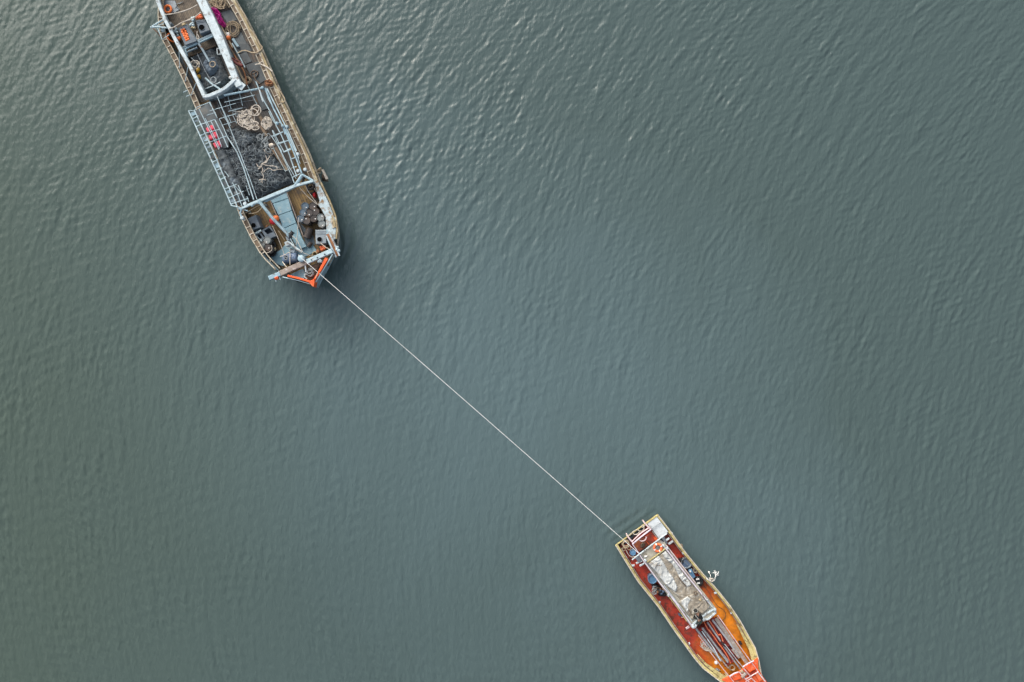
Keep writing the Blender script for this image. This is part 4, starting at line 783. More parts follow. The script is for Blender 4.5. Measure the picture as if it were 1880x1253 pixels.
# drums on the foredeck
def drum_mesh(m):
    H, R = .88, .285
    body = B().lathe([(R - .02, 0), (R, .02), (R, .27), (R + .014, .29), (R, .31), (R, .56), (R + .014, .58), (R, .60), (R, H - .03), (R + .012, H - .012), (R + .004, H), (R - .018, H), (R - .022, H - .035), (.02, H - .035)], (0, 0, 0), n=24)
    return body
def drum(s, x, y, m, label, group='drums on the foredeck', tilt=None):
    z1 = ZD + .9; p = P(s, x, y, z1); r = root('steel_drum', (p.x, p.y, ZD + .02), label, 'drum', group)
    key = 'drum_' + m
    if key not in bpy.data.meshes: me = drum_mesh(m).mesh(key, smooth=True); me.materials.append(MATS[m])
    if 'drum_bung' not in bpy.data.meshes: me = B().lathe([(.045, 0), (.045, .03), (.02, .035)], (.14, .05, .845), n=10).mesh('drum_bung', smooth=True); me.materials.append(MATS['white_plastic'])
    for nm, k in (('body', key), ('bung', 'drum_bung')):
        o = bpy.data.objects.new(nm, bpy.data.meshes[k]); C.objects.link(o); o.parent = r
    r.rotation_euler = (0, 0, random.uniform(0, 6.3))
    return r
for x, y, m_, lb in ((1252, 460, 'drum_blue', 'blue drum at the aft end of the drum cluster'), (1362, 458, 'drum_brown', 'brown drum at the aft end of the cluster nearest the bulwark'), (1405, 540, 'drum_brown', 'brown drum with white cap beside the pale bulwark shelf'),
                     (1310, 556, 'drum_brown', 'brown drum in the very middle of the drum cluster'), (1228, 552, 'drum_blue', 'dark blue drum between the hatch panels and the cluster middle'), (1376, 635, 'drum_brown', 'brown drum just aft of the two grey topped drums'),
                     (1478, 625, 'drum_grey', 'blue grey drum against the pale bulwark shelf'), (1188, 640, 'drum_blue', 'blue drum nearest the hatch panels'), (1276, 668, 'drum_brown', 'brown drum with white ringed bung at the fore end of the cluster'), (1492, 716, 'drum_grey', 'pale grey topped drum just aft of the ribbed grey tank')):
    drum(5, x, y, m_, lb)
B().lathe([(.2, -.42), (.27, -.4), (.27, .4), (.2, .42)], P(5, 1305, 850, ZD + .3), (.35, .9, 0), 18).thing('fallen_drum', 'drum_brown', 'dark brown drum lying on its side in front of the cluster', 'drum')
B().lathe([(.12, -.22), (.16, -.2), (.16, .2), (.12, .22)], P(6, 1185, 425, ZD + .2), (.5, .8, 0), 14).thing('brown_jar', 'drum_brown', 'small brown jar lying near the end of the hatch panels', 'jar')
tank('ribbed_tank', 'pale grey ribbed tank with round black opening next to the drums', 'light_grey_plastic', 6, [(1268, 190), (1452, 184), (1448, 405), (1276, 418)], (1340, 342), 29, ZD + .03, 2.45, 3)
bb = root('blue_barrel', P(6, 880, 650, ZD + .05), 'large slate blue barrel lying on its side behind the bow beam', 'barrel')
p0, p1 = P(6, 770, 655, 2.0), P(6, 1005, 622, 2.0); ax = (p1 - p0).normalized(); Lb = (p1 - p0).length
B().lathe([(.28, 0), (.40, .06), (.42, .14), (.40, .2), (.42, Lb * .5), (.40, Lb - .2), (.42, Lb - .14), (.38, Lb - .05), (.25, Lb)], p0, ax, 26).part('body', 'blue_plastic', bb)
B().torus(P(6, 812, 625, 2.42), .16, .03).part('filler_rim', 'light_grey_plastic', bb); B().lathe([(.15, -.02), (.14, .015)], P(6, 812, 625, 2.41), n=16).part('filler_opening', 'hole_black', bb)
for a, b_ in (((780, 620), (845, 632)), ((805, 600), (822, 652))): bar(bb, 'filler_cross', 'light_grey_plastic', [P(6, *a, 2.44), P(6, *b_, 2.44)], .04)
rope('barrel_lashing', 'white lashing rope over the slate blue barrel', 'white_rope', PS(6, [(720, 612), (790, 585), (870, 545), (875, 640), (875, 740)], 2.47), .03)
rope('barrel_lashing', 'second white lashing from the barrel end to the bow beam', 'white_rope', [P(6, 755, 690, 2.2), P(6, 800, 750, 2.9), P(6, 825, 775, 3.07)], .03)
# port side bins, drums and tyres
tank('dark_tank', 'dark slate box tank with small square opening by the port rail', 'grey_plastic', 5, [(395, 650), (545, 580), (625, 765), (480, 822)], (512, 738), 26, ZD + .02, 2.25, 0)
open_bin('slate_bin', 'open slate blue bin next to the grey topped drum by port rail', 'grey_plastic', 6, [(435, 205), (560, 128), (655, 285), (515, 345)], [(465, 205), (545, 155), (610, 225), (520, 262)], ZD + .02, 2.2)
open_bin('slate_bin', 'open dark bin right against the port rail beside the slate bin', 'grey_plastic', 6, [(300, 290), (400, 225), (470, 320), (370, 390)], [(325, 295), (392, 250), (440, 310), (360, 360)], ZD + .02, 2.15)
b = B(); bx = root('frame_bars', P(6, 380, 290, 2.2), 'pale crossed bars lying over the open dark bin', 'bars')
for a, b_ in (((300, 275), (425, 205)), ((310, 250), (420, 190)), ((330, 270), (440, 375)), ((350, 395), (440, 350))): bar(bx, 'bar', 'pale_pipe', [P(6, *a, 2.28), P(6, *b_, 2.28)], .05)
drum(6, 510, 352, 'drum_grey', 'grey topped drum beside the slate bin on the port side', 'drums on the port side')
drum(6, 425, 440, 'drum_grey', 'grey drum hugging the port rail behind the tyres', 'drums on the port side')
drum(6, 515, 468, 'drum_brown', 'brown drum ringed by black tyres on the port side', 'drums on the port side')
def tyre(p, R, label, axis=(0, 0, 1)):
    r = root('tyre', p - Vector((0, 0, .1)), label, 'tyre', 'old tyres on board')
    B().torus(p, R, R * .34, axis, 26, 9).part('casing', 'black_rubber', r)
    b_ = B()
    for k in range(16):
        a = 2 * math.pi * k / 16; ax_ = Vector(axis).normalized(); x = ax_.orthogonal().normalized(); y = ax_.cross(x); o = math.cos(a) * x + math.sin(a) * y
        b_.beam(p + o * R * 1.33 - ax_ * .08, p + o * R * 1.33 + ax_ * .08, .04, .03)
    b_.part('tread', 'black_rubber', r)
for s, x, y, z, lb in ((6, 560, 500, ZD + .75, 'black tyre against the brown port side drum'), (6, 590, 440, ZD + .3, 'black tyre lying in front of the grey topped drum'), (6, 590, 540, ZD + .25, 'black tyre lowest in the port side tyre pile'), (5, 1330, 170, ZD + .9, 'black tyre under the starboard end of the gantry'), (5, 1275, 90, ZD + .7, 'black tyre just aft of the gantry by starboard rail'), (5, 1345, 235, ZD + .3, 'black tyre on the deck beside the red fender near the bulwark')):
    tyre(P(s, x, y, z), .27, lb)
float_at(P(6, 632, 495, 1.9), 'beige_ball', 'beige float beside the port side tyre pile', None, r=1.2)
rope('tyre_lashing', 'pale rope lashed across the port side drums and tyres', 'white_rope', PS(6, [(400, 500), (460, 530), (530, 550), (590, 500), (580, 430)], 2.55), .025)
rf_ = root('red_fender', P(5, 815, 660, ZD + .1), 'red and orange fender beside the boom on the foredeck', 'fender')
B().ball(P(5, 795, 675, 1.95), .3, 14, .8).part('red_bag', 'red_plastic', rf_); B().ball(P(5, 835, 640, 1.95), .26, 14, .8).part('orange_bag', 'orange_plastic', rf_)
heap(PS(5, [(1350, 280), (1395, 250), (1425, 310), (1400, 350), (1360, 320)], 2.0), 1.75, .5, .04, 4, .12, 5).thing('red_cloth', 'red_plastic', 'crumpled red cloth on the deck beside the starboard bulwark', 'cloth')
for x, y in ((1365, 465), (1395, 490), (1420, 480), (1380, 500), (1405, 455)): float_at(P(6, x, y, 2.1), 'orange_faded', 'pale pink float bunched behind the bow beam', 'pink floats behind the bow beam', r=1.25)
bk = root('yellow_basket', P(6, 1265, 575, ZD), 'small round basket with yellow rim behind the bow beam', 'basket')
B().torus(P(6, 1265, 573, 2.0), .19, .035).part('rim', 'beige_card', bk); B().lathe([(.14, ZD - 2.0), (.19, 0), (.17, 0), (.13, ZD - 1.96)], P(6, 1265, 573, 2.0), n=16).part('bowl', 'beige_ball', bk)
B().lathe([(.05, 0), (.14, .05), (.15, .25), (.1, .3)], P(6, 1325, 535, ZD + .1), n=14).thing('brown_pot', 'rust_rope', 'small brown pot between the yellow rimmed basket and pink floats', 'pot')
heap(PS(6, [(470, 110), (515, 100), (530, 140), (480, 160)], 1.9), 1.6, .3, .04, 5, .1, 2).thing('rust_scrap', 'rust_rope', 'rust orange scrap next to the dark slate tank', 'scrap')
for s, pts, lb, m_, r_ in ((6, [(600, 130, 2.6), (700, 350, 2.5), (785, 575, 2.4)], 'straight white line from boom down past the blue barrel', 'white_rope', .02), (6, [(1012, 0, 3.0), (1000, 150, 2.8), (975, 420, 2.6)], 'white line hanging over the blue hatch panels', 'white_rope', .025),
                       (5, [(400, 560, 2.9), (500, 500, 2.9), (570, 460, 2.9), (640, 430, 3.0)], 'beige rope curving under the gantry brace', 'beige_rope', .03), (5, [(440, 570, 2.8), (560, 550, 2.8), (640, 470, 2.9), (680, 400, 3.0)], 'second beige rope curving over the port foredeck', 'beige_rope', .03),
                       (5, [(1170, 190, 3.0), (1290, 320, 2.7), (1430, 440, 2.6)], 'pale line from the gantry to the pale bulwark shelf', 'white_rope', .02), (5, [(1260, 160, 3.0), (1300, 250, 2.8), (1430, 430, 2.6)], 'pale line passing the red cloth to the bulwark shelf', 'white_rope', .02),
                       (6, [(540, 580, 2.0), (570, 690, 2.4)], 'short pale line beside the port rail near the bow', 'white_rope', .025), (6, [(690, 200, 2.0), (790, 350, 1.8)], 'weathered pale line lying along the port edge of the hatch', 'beige_rope', .03),
                       (6, [(1080, 550, 3.1), (1180, 590, 2.9), (1260, 600, 2.4)], 'pale line from towing post to the yellow rimmed basket', 'white_rope', .025), (6, [(1350, 395, 2.6), (1430, 460, 2.8), (1520, 510, 3.1)], 'pale line from the ribbed tank to the bow beam end', 'white_rope', .025)):
    rope('deck_line', lb, m_, PS(s, pts, 2.5), r_)
# fender bundle hung outside the starboard rail
fb = root('fender_bundle', P(4, 1730, 700, 1.2), 'bundle of old net and a white log hung outside the starboard side', 'fender')
heap(PS(4, [(1690, 690), (1760, 660), (1815, 790), (1760, 815), (1700, 780)], 1.5), .9, .8, .05, 3, .25, 3).part('net_bag', 'brown_net', fb)
heap(PS(4, [(1635, 620), (1690, 580), (1715, 600), (1700, 660), (1640, 665)], 2.0), 1.5, .6, .05, 3, .2, 8).part('rope_bag', 'beige_rope', fb)
B().tube([P(4, 1740, 640, 1.9), P(4, 1805, 775, 1.6)], [.09, .12], 10).part('log', 'white_rope', fb)
B().tube([P(4, 1600, 640, 2.4), P(4, 1670, 690, 2.1), P(4, 1710, 690, 1.8)], .04, 6).part('lanyard', 'beige_rope', fb)
for x, y, yy in ((480, 650, 640), (520, 705, 700)):
    bar(big, 'rowlock', 'pale_pipe', [P(2, x, y, 2.5), P(2, x + 60, y - 25, 2.5)], .06)
# tow rope
a, b_ = P(6, 1085, 660, 3.3), P(11, 830, 985, 2.6)
rope('tow_rope', 'long taut white tow rope stretched over the water between the two boats', 'tow_white', [P(6, 1010, 650, 3.1), P(6, 1040, 610, 3.1), a] + [a.lerp(b_, t) - Vector((0, 0, 4 * .35 * t * (1 - t))) for t in (.15, .3, .45, .6, .75, .9)] + [b_], .0185, smooth_n=8)
# ================================================================== SMALL TOWED BOAT
ZE = 0.7
small = root('towed_boat', P(0, 1270, 1110, 0.0), 'smaller cream boat with red and orange deck at the end of the tow rope', 'boat')
SL, SR, lining = hull_mesh(L2w, R2w, 36, 'hull', small, 'dark_hull', ZE, 'small_deck', .09, -.5)
lining.part('bulwark_lining', 'brown_cap', small)
def in2(side, d):
    out = []
    for k, p in enumerate(side):
        v = toC(k) - p; v.z = 0; L = v.length; out.append(p + v.normalized() * min(d, L * .8) if L > 1e-3 else p.copy())
    return out
n2 = len(SL)
taper = lambda a, b_: [a + (b_ - a) * max(0, (k / (n2 - 1) - .5) / .5) ** 1.5 for k in range(n2 - 2)]
bar(small, 'gunwale', 'cream_gunwale', [p + Vector((0, 0, .10)) for p in in2(SL, .13)][:n2 - 2], taper(.15, .26), .14)
bar(small, 'gunwale', 'cream_gunwale', [p + Vector((0, 0, .10)) for p in in2(SR, .13)][:n2 - 2], taper(.15, .26), .14)
bar(small, 'gunwale_lip', 'white_rope', [p + Vector((0, 0, .13)) for p in in2(SL, .02)][:n2 - 2], .07, .14)
bar(small, 'gunwale_lip', 'white_rope', [p + Vector((0, 0, .13)) for p in in2(SR, .02)][:n2 - 2], .07, .14)
bar(small, 'inner_ledge', 'tan_board', [p + Vector((0, 0, -.08)) for p in in2(SL, .27)][1:n2 - 6], .06, .1)
bar(small, 'inner_ledge', 'tan_board', [p + Vector((0, 0, -.08)) for p in in2(SR, .27)][1:n2 - 6], .06, .1)
bar(small, 'fore_ledge', 'cream_gunwale', [p + Vector((0, 0, .0)) for p in in2(SL, .40)][22:n2 - 3], [.05 + .4 * min(1, k / 7) for k in range(n2 - 25)], .1)
bar(small, 'fore_ledge', 'cream_gunwale', [p + Vector((0, 0, .0)) for p in in2(SR, .38)][22:n2 - 3], [.05 + .4 * min(1, k / 7) for k in range(n2 - 25)], .1)
bar(small, 'transom_rail', 'cream_gunwale', [SL[0] + Vector((0, 0, .08)), SL[0].lerp(SR[0], .68) + Vector((0, 0, .05))], .07, .16)
bar(small, 'transom_rail', 'cream_gunwale', [SL[0].lerp(SR[0], .66) + Vector((0, 0, .14)), SR[0] + Vector((0, 0, .14))], .1, .2)
# painted deck zones: red aft, rust red port, orange forward
def zone(m, s, pts, z): B().prism(PS(s, pts, z), z - .008, z, .002).part('deck_paint', m, small)
# stern: white lid, gallows, engine hatch
B().prism(PS(11, [(1000, 365), (1215, 210), (1465, 520), (1250, 675), (1120, 500)], 1.4), 1.32, 1.4, .02).part('white_lid', 'white_board', small)
bar(small, 'lid_bar', 'steel', PS(11, [(1085, 480), (1290, 340)], 1.55), .07); bar(small, 'lid_bar', 'grey_pole', PS(11, [(1060, 430), (1090, 405)], 1.5), .06)
for pts, w_, m_ in (([(955, 355), (1035, 440), (1075, 475)], .12, 'pink_pipe'), ([(1030, 455), (860, 570), (690, 735)], .10, 'pink_pipe'), ([(1090, 475), (900, 620), (700, 785)], .13, 'lilac_pipe'), ([(605, 640), (660, 710), (700, 750)], .13, 'pink_pipe'), ([(690, 780), (760, 880), (835, 990)], .08, 'lilac_pipe'), ([(1110, 520), (1240, 690)], .07, 'tan_board')):
    bar(small, 'gallows_pipe', m_, PS(11, pts, 1.75), w_)
for x, y in ((690, 745), (1075, 475), (960, 360), (610, 645)):
    p = P(11, x, y, 1.7); B().tube([Vector((p.x, p.y, ZE)), p], .05, 8).part('gallows_post', 'pink_pipe', small)
B().torus(P(11, 900, 640, 1.6), .33, .055, a0=math.radians(200), a1=math.radians(365)).part('gallows_hoop', 'pink_pipe', small)
eh = B().prism(PS(11, [(955, 645), (1105, 545), (1235, 690), (1045, 820)], 1.25), ZE, 1.25, .03).part('engine_hatch', 'red_deck', small)
B().prism(PS(11, [(1130, 650), (1190, 640), (1225, 690), (1170, 720)], 1.32), 1.26, 1.32, .01).part('hatch_patch', 'orange_paint', small)
bar(small, 'hatch_line', 'orange_paint', PS(11, [(960, 680), (1040, 800)], 1.3), .05)
B().prism(PS(11, [(700, 800), (950, 650), (1040, 815), (830, 960)], 1.05), ZE, 1.05, .03).part('stern_box', 'rust_red_deck', small)
heap(PS(11, [(860, 780), (900, 740), (960, 760), (970, 820), (900, 880), (850, 850)], 1.05), 1.05, .25, .04, 5, .12, 14).thing('stern_net', 'brown_net', 'small olive brown net heap on the stern box', 'net')
heap(PS(11, [(440, 780), (640, 560), (930, 380), (1000, 430), (850, 560), (640, 730), (520, 830)], ZE + .1), ZE + .02, .4, .06, 3, .2, 17).thing('stern_black_net', 'dark_net', 'black net along the inside of the small boat transom', 'net')
b = B(); b.tube(catmull(coil_pts(P(11, 550, 775, 1.2), .30, 9, 1.15, .2, .25), 2), .03, 5); b.tube(catmull(coil_pts(P(11, 510, 895, 1.1), .15, 2, 1.1, .1, .05), 2), .028, 5); b.tube(catmull(coil_pts(P(11, 630, 880, 1.1), .16, 2, 1.1, .2, .05), 2), .028, 5)
b.thing('stern_rope_coil', 'beige_rope', 'beige rope coil in the stern corner where the tow rope crosses', 'rope')
rope('stern_rope', 'pale rope looping along the transom of the small boat', 'white_rope', PS(11, [(560, 610), (640, 600), (720, 520), (800, 490), (840, 530), (800, 580), (730, 585), (710, 540)], 1.45), .03)
rope('stern_rope', 'pale rope loop near the white lid at the transom', 'white_rope', PS(11, [(840, 510), (900, 520), (940, 460), (930, 410), (890, 400), (910, 440), (960, 400)], 1.45), .03)
rope('stern_rope', 'pale rope dropping past the blue bucket to the pipe crossbar', 'white_rope', PS(11, [(560, 905), (600, 990), (650, 1045), (720, 1060), (790, 1035)], 1.1), .03)
def bucket(name, label, m, s, x, y, R, z0, z1, cat='bucket', sq=None):
    p = P(s, x, y, z1); r = root(name, (p.x, p.y, z0), label, cat); h = z1 - z0
    B().lathe([(R * .8, 0), (R, h), (R * .93, h), (R * .74, .05), (.01, .05)], (p.x, p.y, z0), n=20).part('shell', m, r)
    B().torus((p.x, p.y, z1), R * .98, .022, n=6).part('rim', m, r); return r
bucket('blue_bucket', 'bright blue bucket near the stern rope coil', 'bright_blue_plastic', 11, 705, 965, .24, ZE, 1.15)
B().lathe([(.2, 0), (.21, .02), (.02, .03)], P(11, 705, 965, 1.08), n=18).part('water', 'bright_blue_plastic', bpy.data.objects['blue_bucket'])
# cabin and roof
ZF = 2.5
roof = [(318, 388), (488, 283), (850, 748), (683, 885)]
cab = PS(15, roof, ZF)
cc = sum(cab, Vector()) / 4
B().prism([cc + (p - cc) * .93 for p in cab], ZE, ZF - .06, .02).part('cabin', 'cabin_side', small)
B().prism(cab, ZF - .06, ZF, .01).part('roof', 'roof_board', small)
B().prism(PS(11, [(860, 1010), (1270, 690), (1390, 870), (1010, 1160)], ZF + .03), ZF, ZF + .03, .008).part('roof_panel', 'roof_board', small)
def tarp(name, m, s, pts, z, h, seed, step=.05): return heap(PS(s, pts, z), z - .02, h * 1.7, step * .8, 1.7, .1, seed, 1.25).part(name, m, small)
tarp('roof_sheet', 'tarp_brown', 12, [(400, 330), (720, 105), (1190, 720), (1300, 860), (1000, 1030), (700, 720)], ZF + .01, .08, 9.0)
tarp('roof_sheet', 'tarp_white', 12, [(385, 335), (590, 190), (650, 270), (740, 440), (850, 590), (930, 760), (905, 830), (880, 870), (700, 720)], ZF + .05, .12, 4.0)
tarp('roof_sheet', 'tarp_white', 12, [(640, 155), (720, 100), (950, 400), (1190, 720), (1090, 780), (960, 610), (890, 470), (800, 330), (690, 240)], ZF + .06, .12, 6.0)
tarp('roof_sheet', 'tarp_brown', 13, [(440, 440), (560, 330), (800, 240), (960, 430), (1020, 540), (870, 690), (690, 790), (560, 600)], ZF + .03, .10, 13.0)
tarp('roof_sheet', 'tarp_white', 13, [(470, 430), (610, 330), (690, 380), (640, 480), (650, 590), (610, 640)], ZF + .08, .10, 19.0)
for s, pts in ((12, [(1190, 720), (960, 610), (1090, 780)]), (12, [(560, 380), (620, 385), (650, 375)]), (12, [(920, 560), (1000, 660), (1090, 760)]), (13, [(880, 300), (960, 460)]), (13, [(560, 460), (640, 590), (700, 700)])):
    B().tube(catmull(PS(s, pts, ZF + .2), 4), .02, 5).part('tie_cord', 'brown_hose', small)
for s, pts, w_, m_ in ((11, [(690, 1118), (1050, 840), (1420, 565)], .1, 'white_paint'), (11, [(1000, 1172), (1180, 1040), (1390, 880)], .1, 'cream_gunwale'), (12, [(245, 200), (600, 690), (950, 1110)], .09, 'lilac_pipe'), (12, [(280, 200), (640, 680), (900, 1010)], .05, 'steel'), (12, [(660, 0), (860, 260), (1160, 640), (1500, 1060)], .11, 'lilac_pipe'), (12, [(730, 20), (1000, 370), (1250, 690)], .06, 'pink_pipe'),
                       (13, [(190, 150), (430, 470), (700, 800)], .06, 'white_paint'), (13, [(300, 330), (500, 600), (690, 880)], .1, 'lilac_pipe'), (13, [(270, 350), (420, 540), (600, 800)], .06, 'cream_gunwale'), (13, [(960, 400), (1100, 590)], .1, 'white_paint')):
    bar(small, 'roof_rail', m_, PS(s, pts, ZF + .14), w_)
for s, x, y in ((11, 1350, 820), (11, 1430, 870), (11, 960, 1120), (12, 345, 290), (12, 760, 925), (13, 270, 320), (13, 970, 415)): B().lathe([(.07, -.12), (.09, 0), (.07, .1), (.02, .11)], P(s, x, y, ZF + .16), n=10).part('rail_knuckle', 'white_paint', small)
bar(small, 'roof_bracket', 'steel', PS(13, [(1020, 530), (1030, 580)], ZF + .2), .08)
lb_ = root('life_ring', P(11, 1228, 865, ZF + .03), 'orange life ring with pale bands lying on the small boat roof', 'life ring')
c_ = P(11, 1228, 865, ZF + .13); B().torus(c_, .285, .095, N=32, n=10).part('ring', 'orange_faded', lb_)
for k in range(4): B().torus(c_, .285, .1, N=5, n=10, a0=k * math.pi / 2 + .35, a1=k * math.pi / 2 + .62).part('band', 'white_plastic', lb_)
B().tube(catmull(coil_pts(c_ - Vector((0, 0, .08)), .09, 4, ZF + .06, .3, .05), 2), .02, 5).thing('ring_cord', 'grey_rope', 'grey cord bunched inside the orange life ring', 'cord')
B().tube(catmull(coil_pts(P(12, 1250, 885, ZF + .2), .17, 4, ZF + .22, .15, .04), 2), .016, 5).thing('wire_coil', 'brown_hose', 'thin dark wire coil on the brown roof sheet', 'wire')
heap(PS(13, [(810, 400), (850, 380), (885, 420), (840, 450)], ZF + .1), ZF + .12, .12, .03, 5, .08, 6).thing('olive_rag', 'beige_card', 'small olive beige rag on the brown roof sheet', 'rag')
for s, x, y in ((11, 970, 1040),): heap(PS(s, [(x - 30, y - 25), (x + 30, y - 20), (x + 35, y + 20), (x - 25, y + 30)], ZF + .05), ZF + .03, .14, .03, 5, .08, 6).thing('white_rag', 'white_plastic', 'small white rag on the aft roof panel near the crossbar', 'rag')
# white framed boxes at the fore edge of the roof
def frame_box(q, label_nm, s=10):
    pts = PS(s, q, ZF + .12); b = B()
    B().prism(pts, ZF - .6, ZF + .05, .02).part('visor_panel', 'roof_board', small)
    for i in range(len(pts)): b.beam(pts[i], pts[(i + 1) % len(pts)], .14, .14)
    b.part('visor_frame', 'white_paint', small)
frame_box([(700, 590), (1185, 275), (1245, 420), (950, 680), (770, 690)], 'a')
frame_box([(300, 940), (540, 715), (560, 760), (430, 1010)], 'b')
for x, y in ((1190, 300), (770, 690), (370, 960)): B().lathe([(.12, -.1), (.12, .05), (.05, .08)], P(10, x, y, ZF + .2), n=10).part('visor_bolt', 'white_paint', small)
# fore well with poles
B().prism(PS(14, [(300, 260), (640, 70), (760, 100), (1020, 560), (1120, 760), (880, 880), (620, 620)], ZE + .35), ZE, ZE + .35, .03).part('fore_hatch', 'well_red', small)
POLES = [([(495, 130), (740, 480)], .13, 'grey_pole', 'grey pole just inside the gap beside the person'), ([(590, 85), (830, 400), (1000, 640), (1100, 800)], .15, 'grey_pole', 'long grey pole second from the pink starboard pipe'),
         ([(660, 60), (960, 490), (1240, 900)], .3, 'tan_board', 'wide tan board lying along the pink starboard pipe'), ([(400, 235), (640, 560), (880, 850)], .17, 'grey_pole', 'thick grey pole in the middle of the port bundle'),
         ([(285, 250), (520, 560), (755, 850)], .17, 'grey_pole', 'thick grey pole at the port edge of the bundle'), ([(395, 300), (620, 620), (740, 850)], .09, 'white_paint', 'thin pale pole between the two thick port poles'),
         ([(325, 370), (490, 585)], .07, 'pink_pipe', 'short pinkish pole touching the pale net on the port side'), ([(800, 570), (960, 800), (1140, 1045)], .13, 'grey_pole', 'pale pole running up to the orange bow'),
         ([(480, 330), (700, 640), (880, 880)], .14, 'grey_pole', 'grey pole crossing the dark red hatch toward the bow'), ([(720, 780), (890, 990)], .11, 'tan_board', 'short tan pole near the small rope coil'), ([(880, 400), (1000, 560), (1080, 690)], .2, 'light_grey_plastic', 'short blue grey board beside the wide tan board'), ([(960, 640), (1090, 800)], .14, 'tan_board', 'short worn board end next to the orange bow')]
for i, (pts, w_, m_, lb) in enumerate(POLES):
    z = 1.42 + .07 * (i % 3); pw = PS(14, pts, z); b = B(); 
    if 'board' in lb: b.path(pw, w_, .06)
    else: b.tube(pw, w_ / 2, 8)
    b.thing('board' if 'board' in lb else 'pole', m_, lb, 'board' if 'board' in lb else 'pole', 'poles and boards on the small boat')
for x, y, x2, y2 in ((300, 330, 700, 60), (640, 720, 1040, 480), (820, 960, 1180, 740)): bar(small, 'pole_bearer', 'well_red', [P(14, x, y, 1.34), P(14, x2, y2, 1.34)], .12, .34)
bar(small, 'bow_stay', 'pink_pipe', [P(14, 690, 0, 2.5), P(14, 1000, 440, 2.25), P(14, 1450, 1060, 1.9)], .07)
bar(small, 'bow_stay', 'pink_pipe', [P(14, 550, 690, 1.9), P(14, 780, 990, 1.9), P(14, 1010, 1270, 1.9)], .055)
bar(small, 'bow_stay', 'white_paint', [P(14, 820, 540, 1.9), P(14, 1050, 840, 1.9), P(14, 1400, 1270, 1.9)], .05)
rope('orange_line', 'orange line running among the poles toward the bow', 'orange_faded', PS(14, [(440, 140, 2.3), (500, 250, 1.9), (590, 360, 1.75), (700, 520, 1.7), (800, 650, 1.7), (880, 780, 1.7), (930, 900, 1.6)], 1.7), .035)
rope('orange_line', 'second orange line looped under the grey poles', 'orange_faded', PS(14, [(530, 100, 2.3), (620, 230, 1.9), (700, 370, 1.7), (740, 360, 1.7), (790, 490, 1.7)], 1.7), .035)
heap(PS(14, [(740, 480), (800, 500), (860, 590), (820, 600), (760, 540)], 1.5), 1.45, .3, .03, 5, .1, 2).thing('black_cloth', 'machine_black', 'black cloth scrap caught between the poles', 'cloth')
heap(PS(14, [(525, 270), (560, 280), (580, 320), (545, 330)], 1.6), 1.45, .3, .03, 5, .1, 2).thing('beige_rag', 'beige_card', 'small beige rag on the poles near the person', 'rag')
b = B()
for k in range(4): b.tube(catmull(coil_pts(P(14, 440 + 30 * k, 580 + 18 * k, 1.2), .42 - .04 * k, 4, 1.1 + .07 * k, .35, .1, squash=.7, ang=-.8), 2), .022, 5)
b.thing('pale_net_bag', 'white_rope', 'pale rope net bundle on the port side of the poles', 'net')
B().tube(catmull(coil_pts(P(14, 960, 985, 1.2), .26, 5, 1.12, .15, .08), 2), .022, 5).thing('bow_rope_coil', 'beige_rope', 'small beige rope coil on the orange foredeck', 'rope')
# orange bow platform
ZB = 1.75
B().prism(PS(14, [(770, 1215), (950, 1120), (1090, 1060), (1200, 980), (1340, 870), (1445, 800), (1452, 1000), (1520, 1130), (1680, 1340), (1500, 1420), (1000, 1330)], ZB), ZB - .12, ZB, .02).part('bow_platform', 'orange_paint', small)
B().prism(PS(14, [(1210, 1000), (1330, 900), (1410, 1000), (1290, 1070)], ZB + .28), ZB, ZB + .28, .03).part('bow_locker', 'orange_paint', small)
B().prism(PS(14, [(950, 1150), (1080, 1080), (1150, 1180), (990, 1230)], ZB + .25), ZB, ZB + .25, .03).part('bow_locker', 'orange_paint', small)
B().prism(PS(14, [(1240, 1130), (1400, 1030), (1440, 1090), (1290, 1170)], ZB + .1), ZB, ZB + .1, .02).part('bow_hatch', 'red_deck', small)
B().prism(PS(14, [(1380, 1090), (1460, 1070), (1540, 1200), (1470, 1240)], ZB + .2), ZB, ZB + .2, .02).part('bow_locker', 'orange_faded', small)
for pts, m_, w_ in (([(915, 1145), (990, 1090), (1080, 1060)], 'lilac_pipe', .1), ([(1160, 965), (1250, 905), (1365, 850)], 'lilac_pipe', .1), ([(1090, 1060), (1200, 1180), (1280, 1253)], 'pink_pipe', .08), ([(1190, 1010), (1300, 1140)], 'pink_pipe', .07), ([(1290, 1150), (1450, 1055)], 'pink_pipe', .08), ([(1200, 1200), (1300, 1150)], 'pink_pipe', .07), ([(1440, 1060), (1580, 1240)], 'white_paint', .08), ([(1210, 1240), (1320, 1180), (1420, 1270)], 'pink_pipe', .06), ([(1140, 1160), (1220, 1080)], 'tan_board', .26)):
    bar(small, 'bow_rail', m_, PS(14, pts, ZB + .38), w_)
heap(PS(14, [(1110, 1060), (1180, 1030), (1210, 1090), (1140, 1120)], ZB + .3), ZB + .02, .4, .04, 4, .12, 2).thing('tan_rope_lump', 'beige_rope', 'tan rope lump lashed at the orange bow', 'rope')
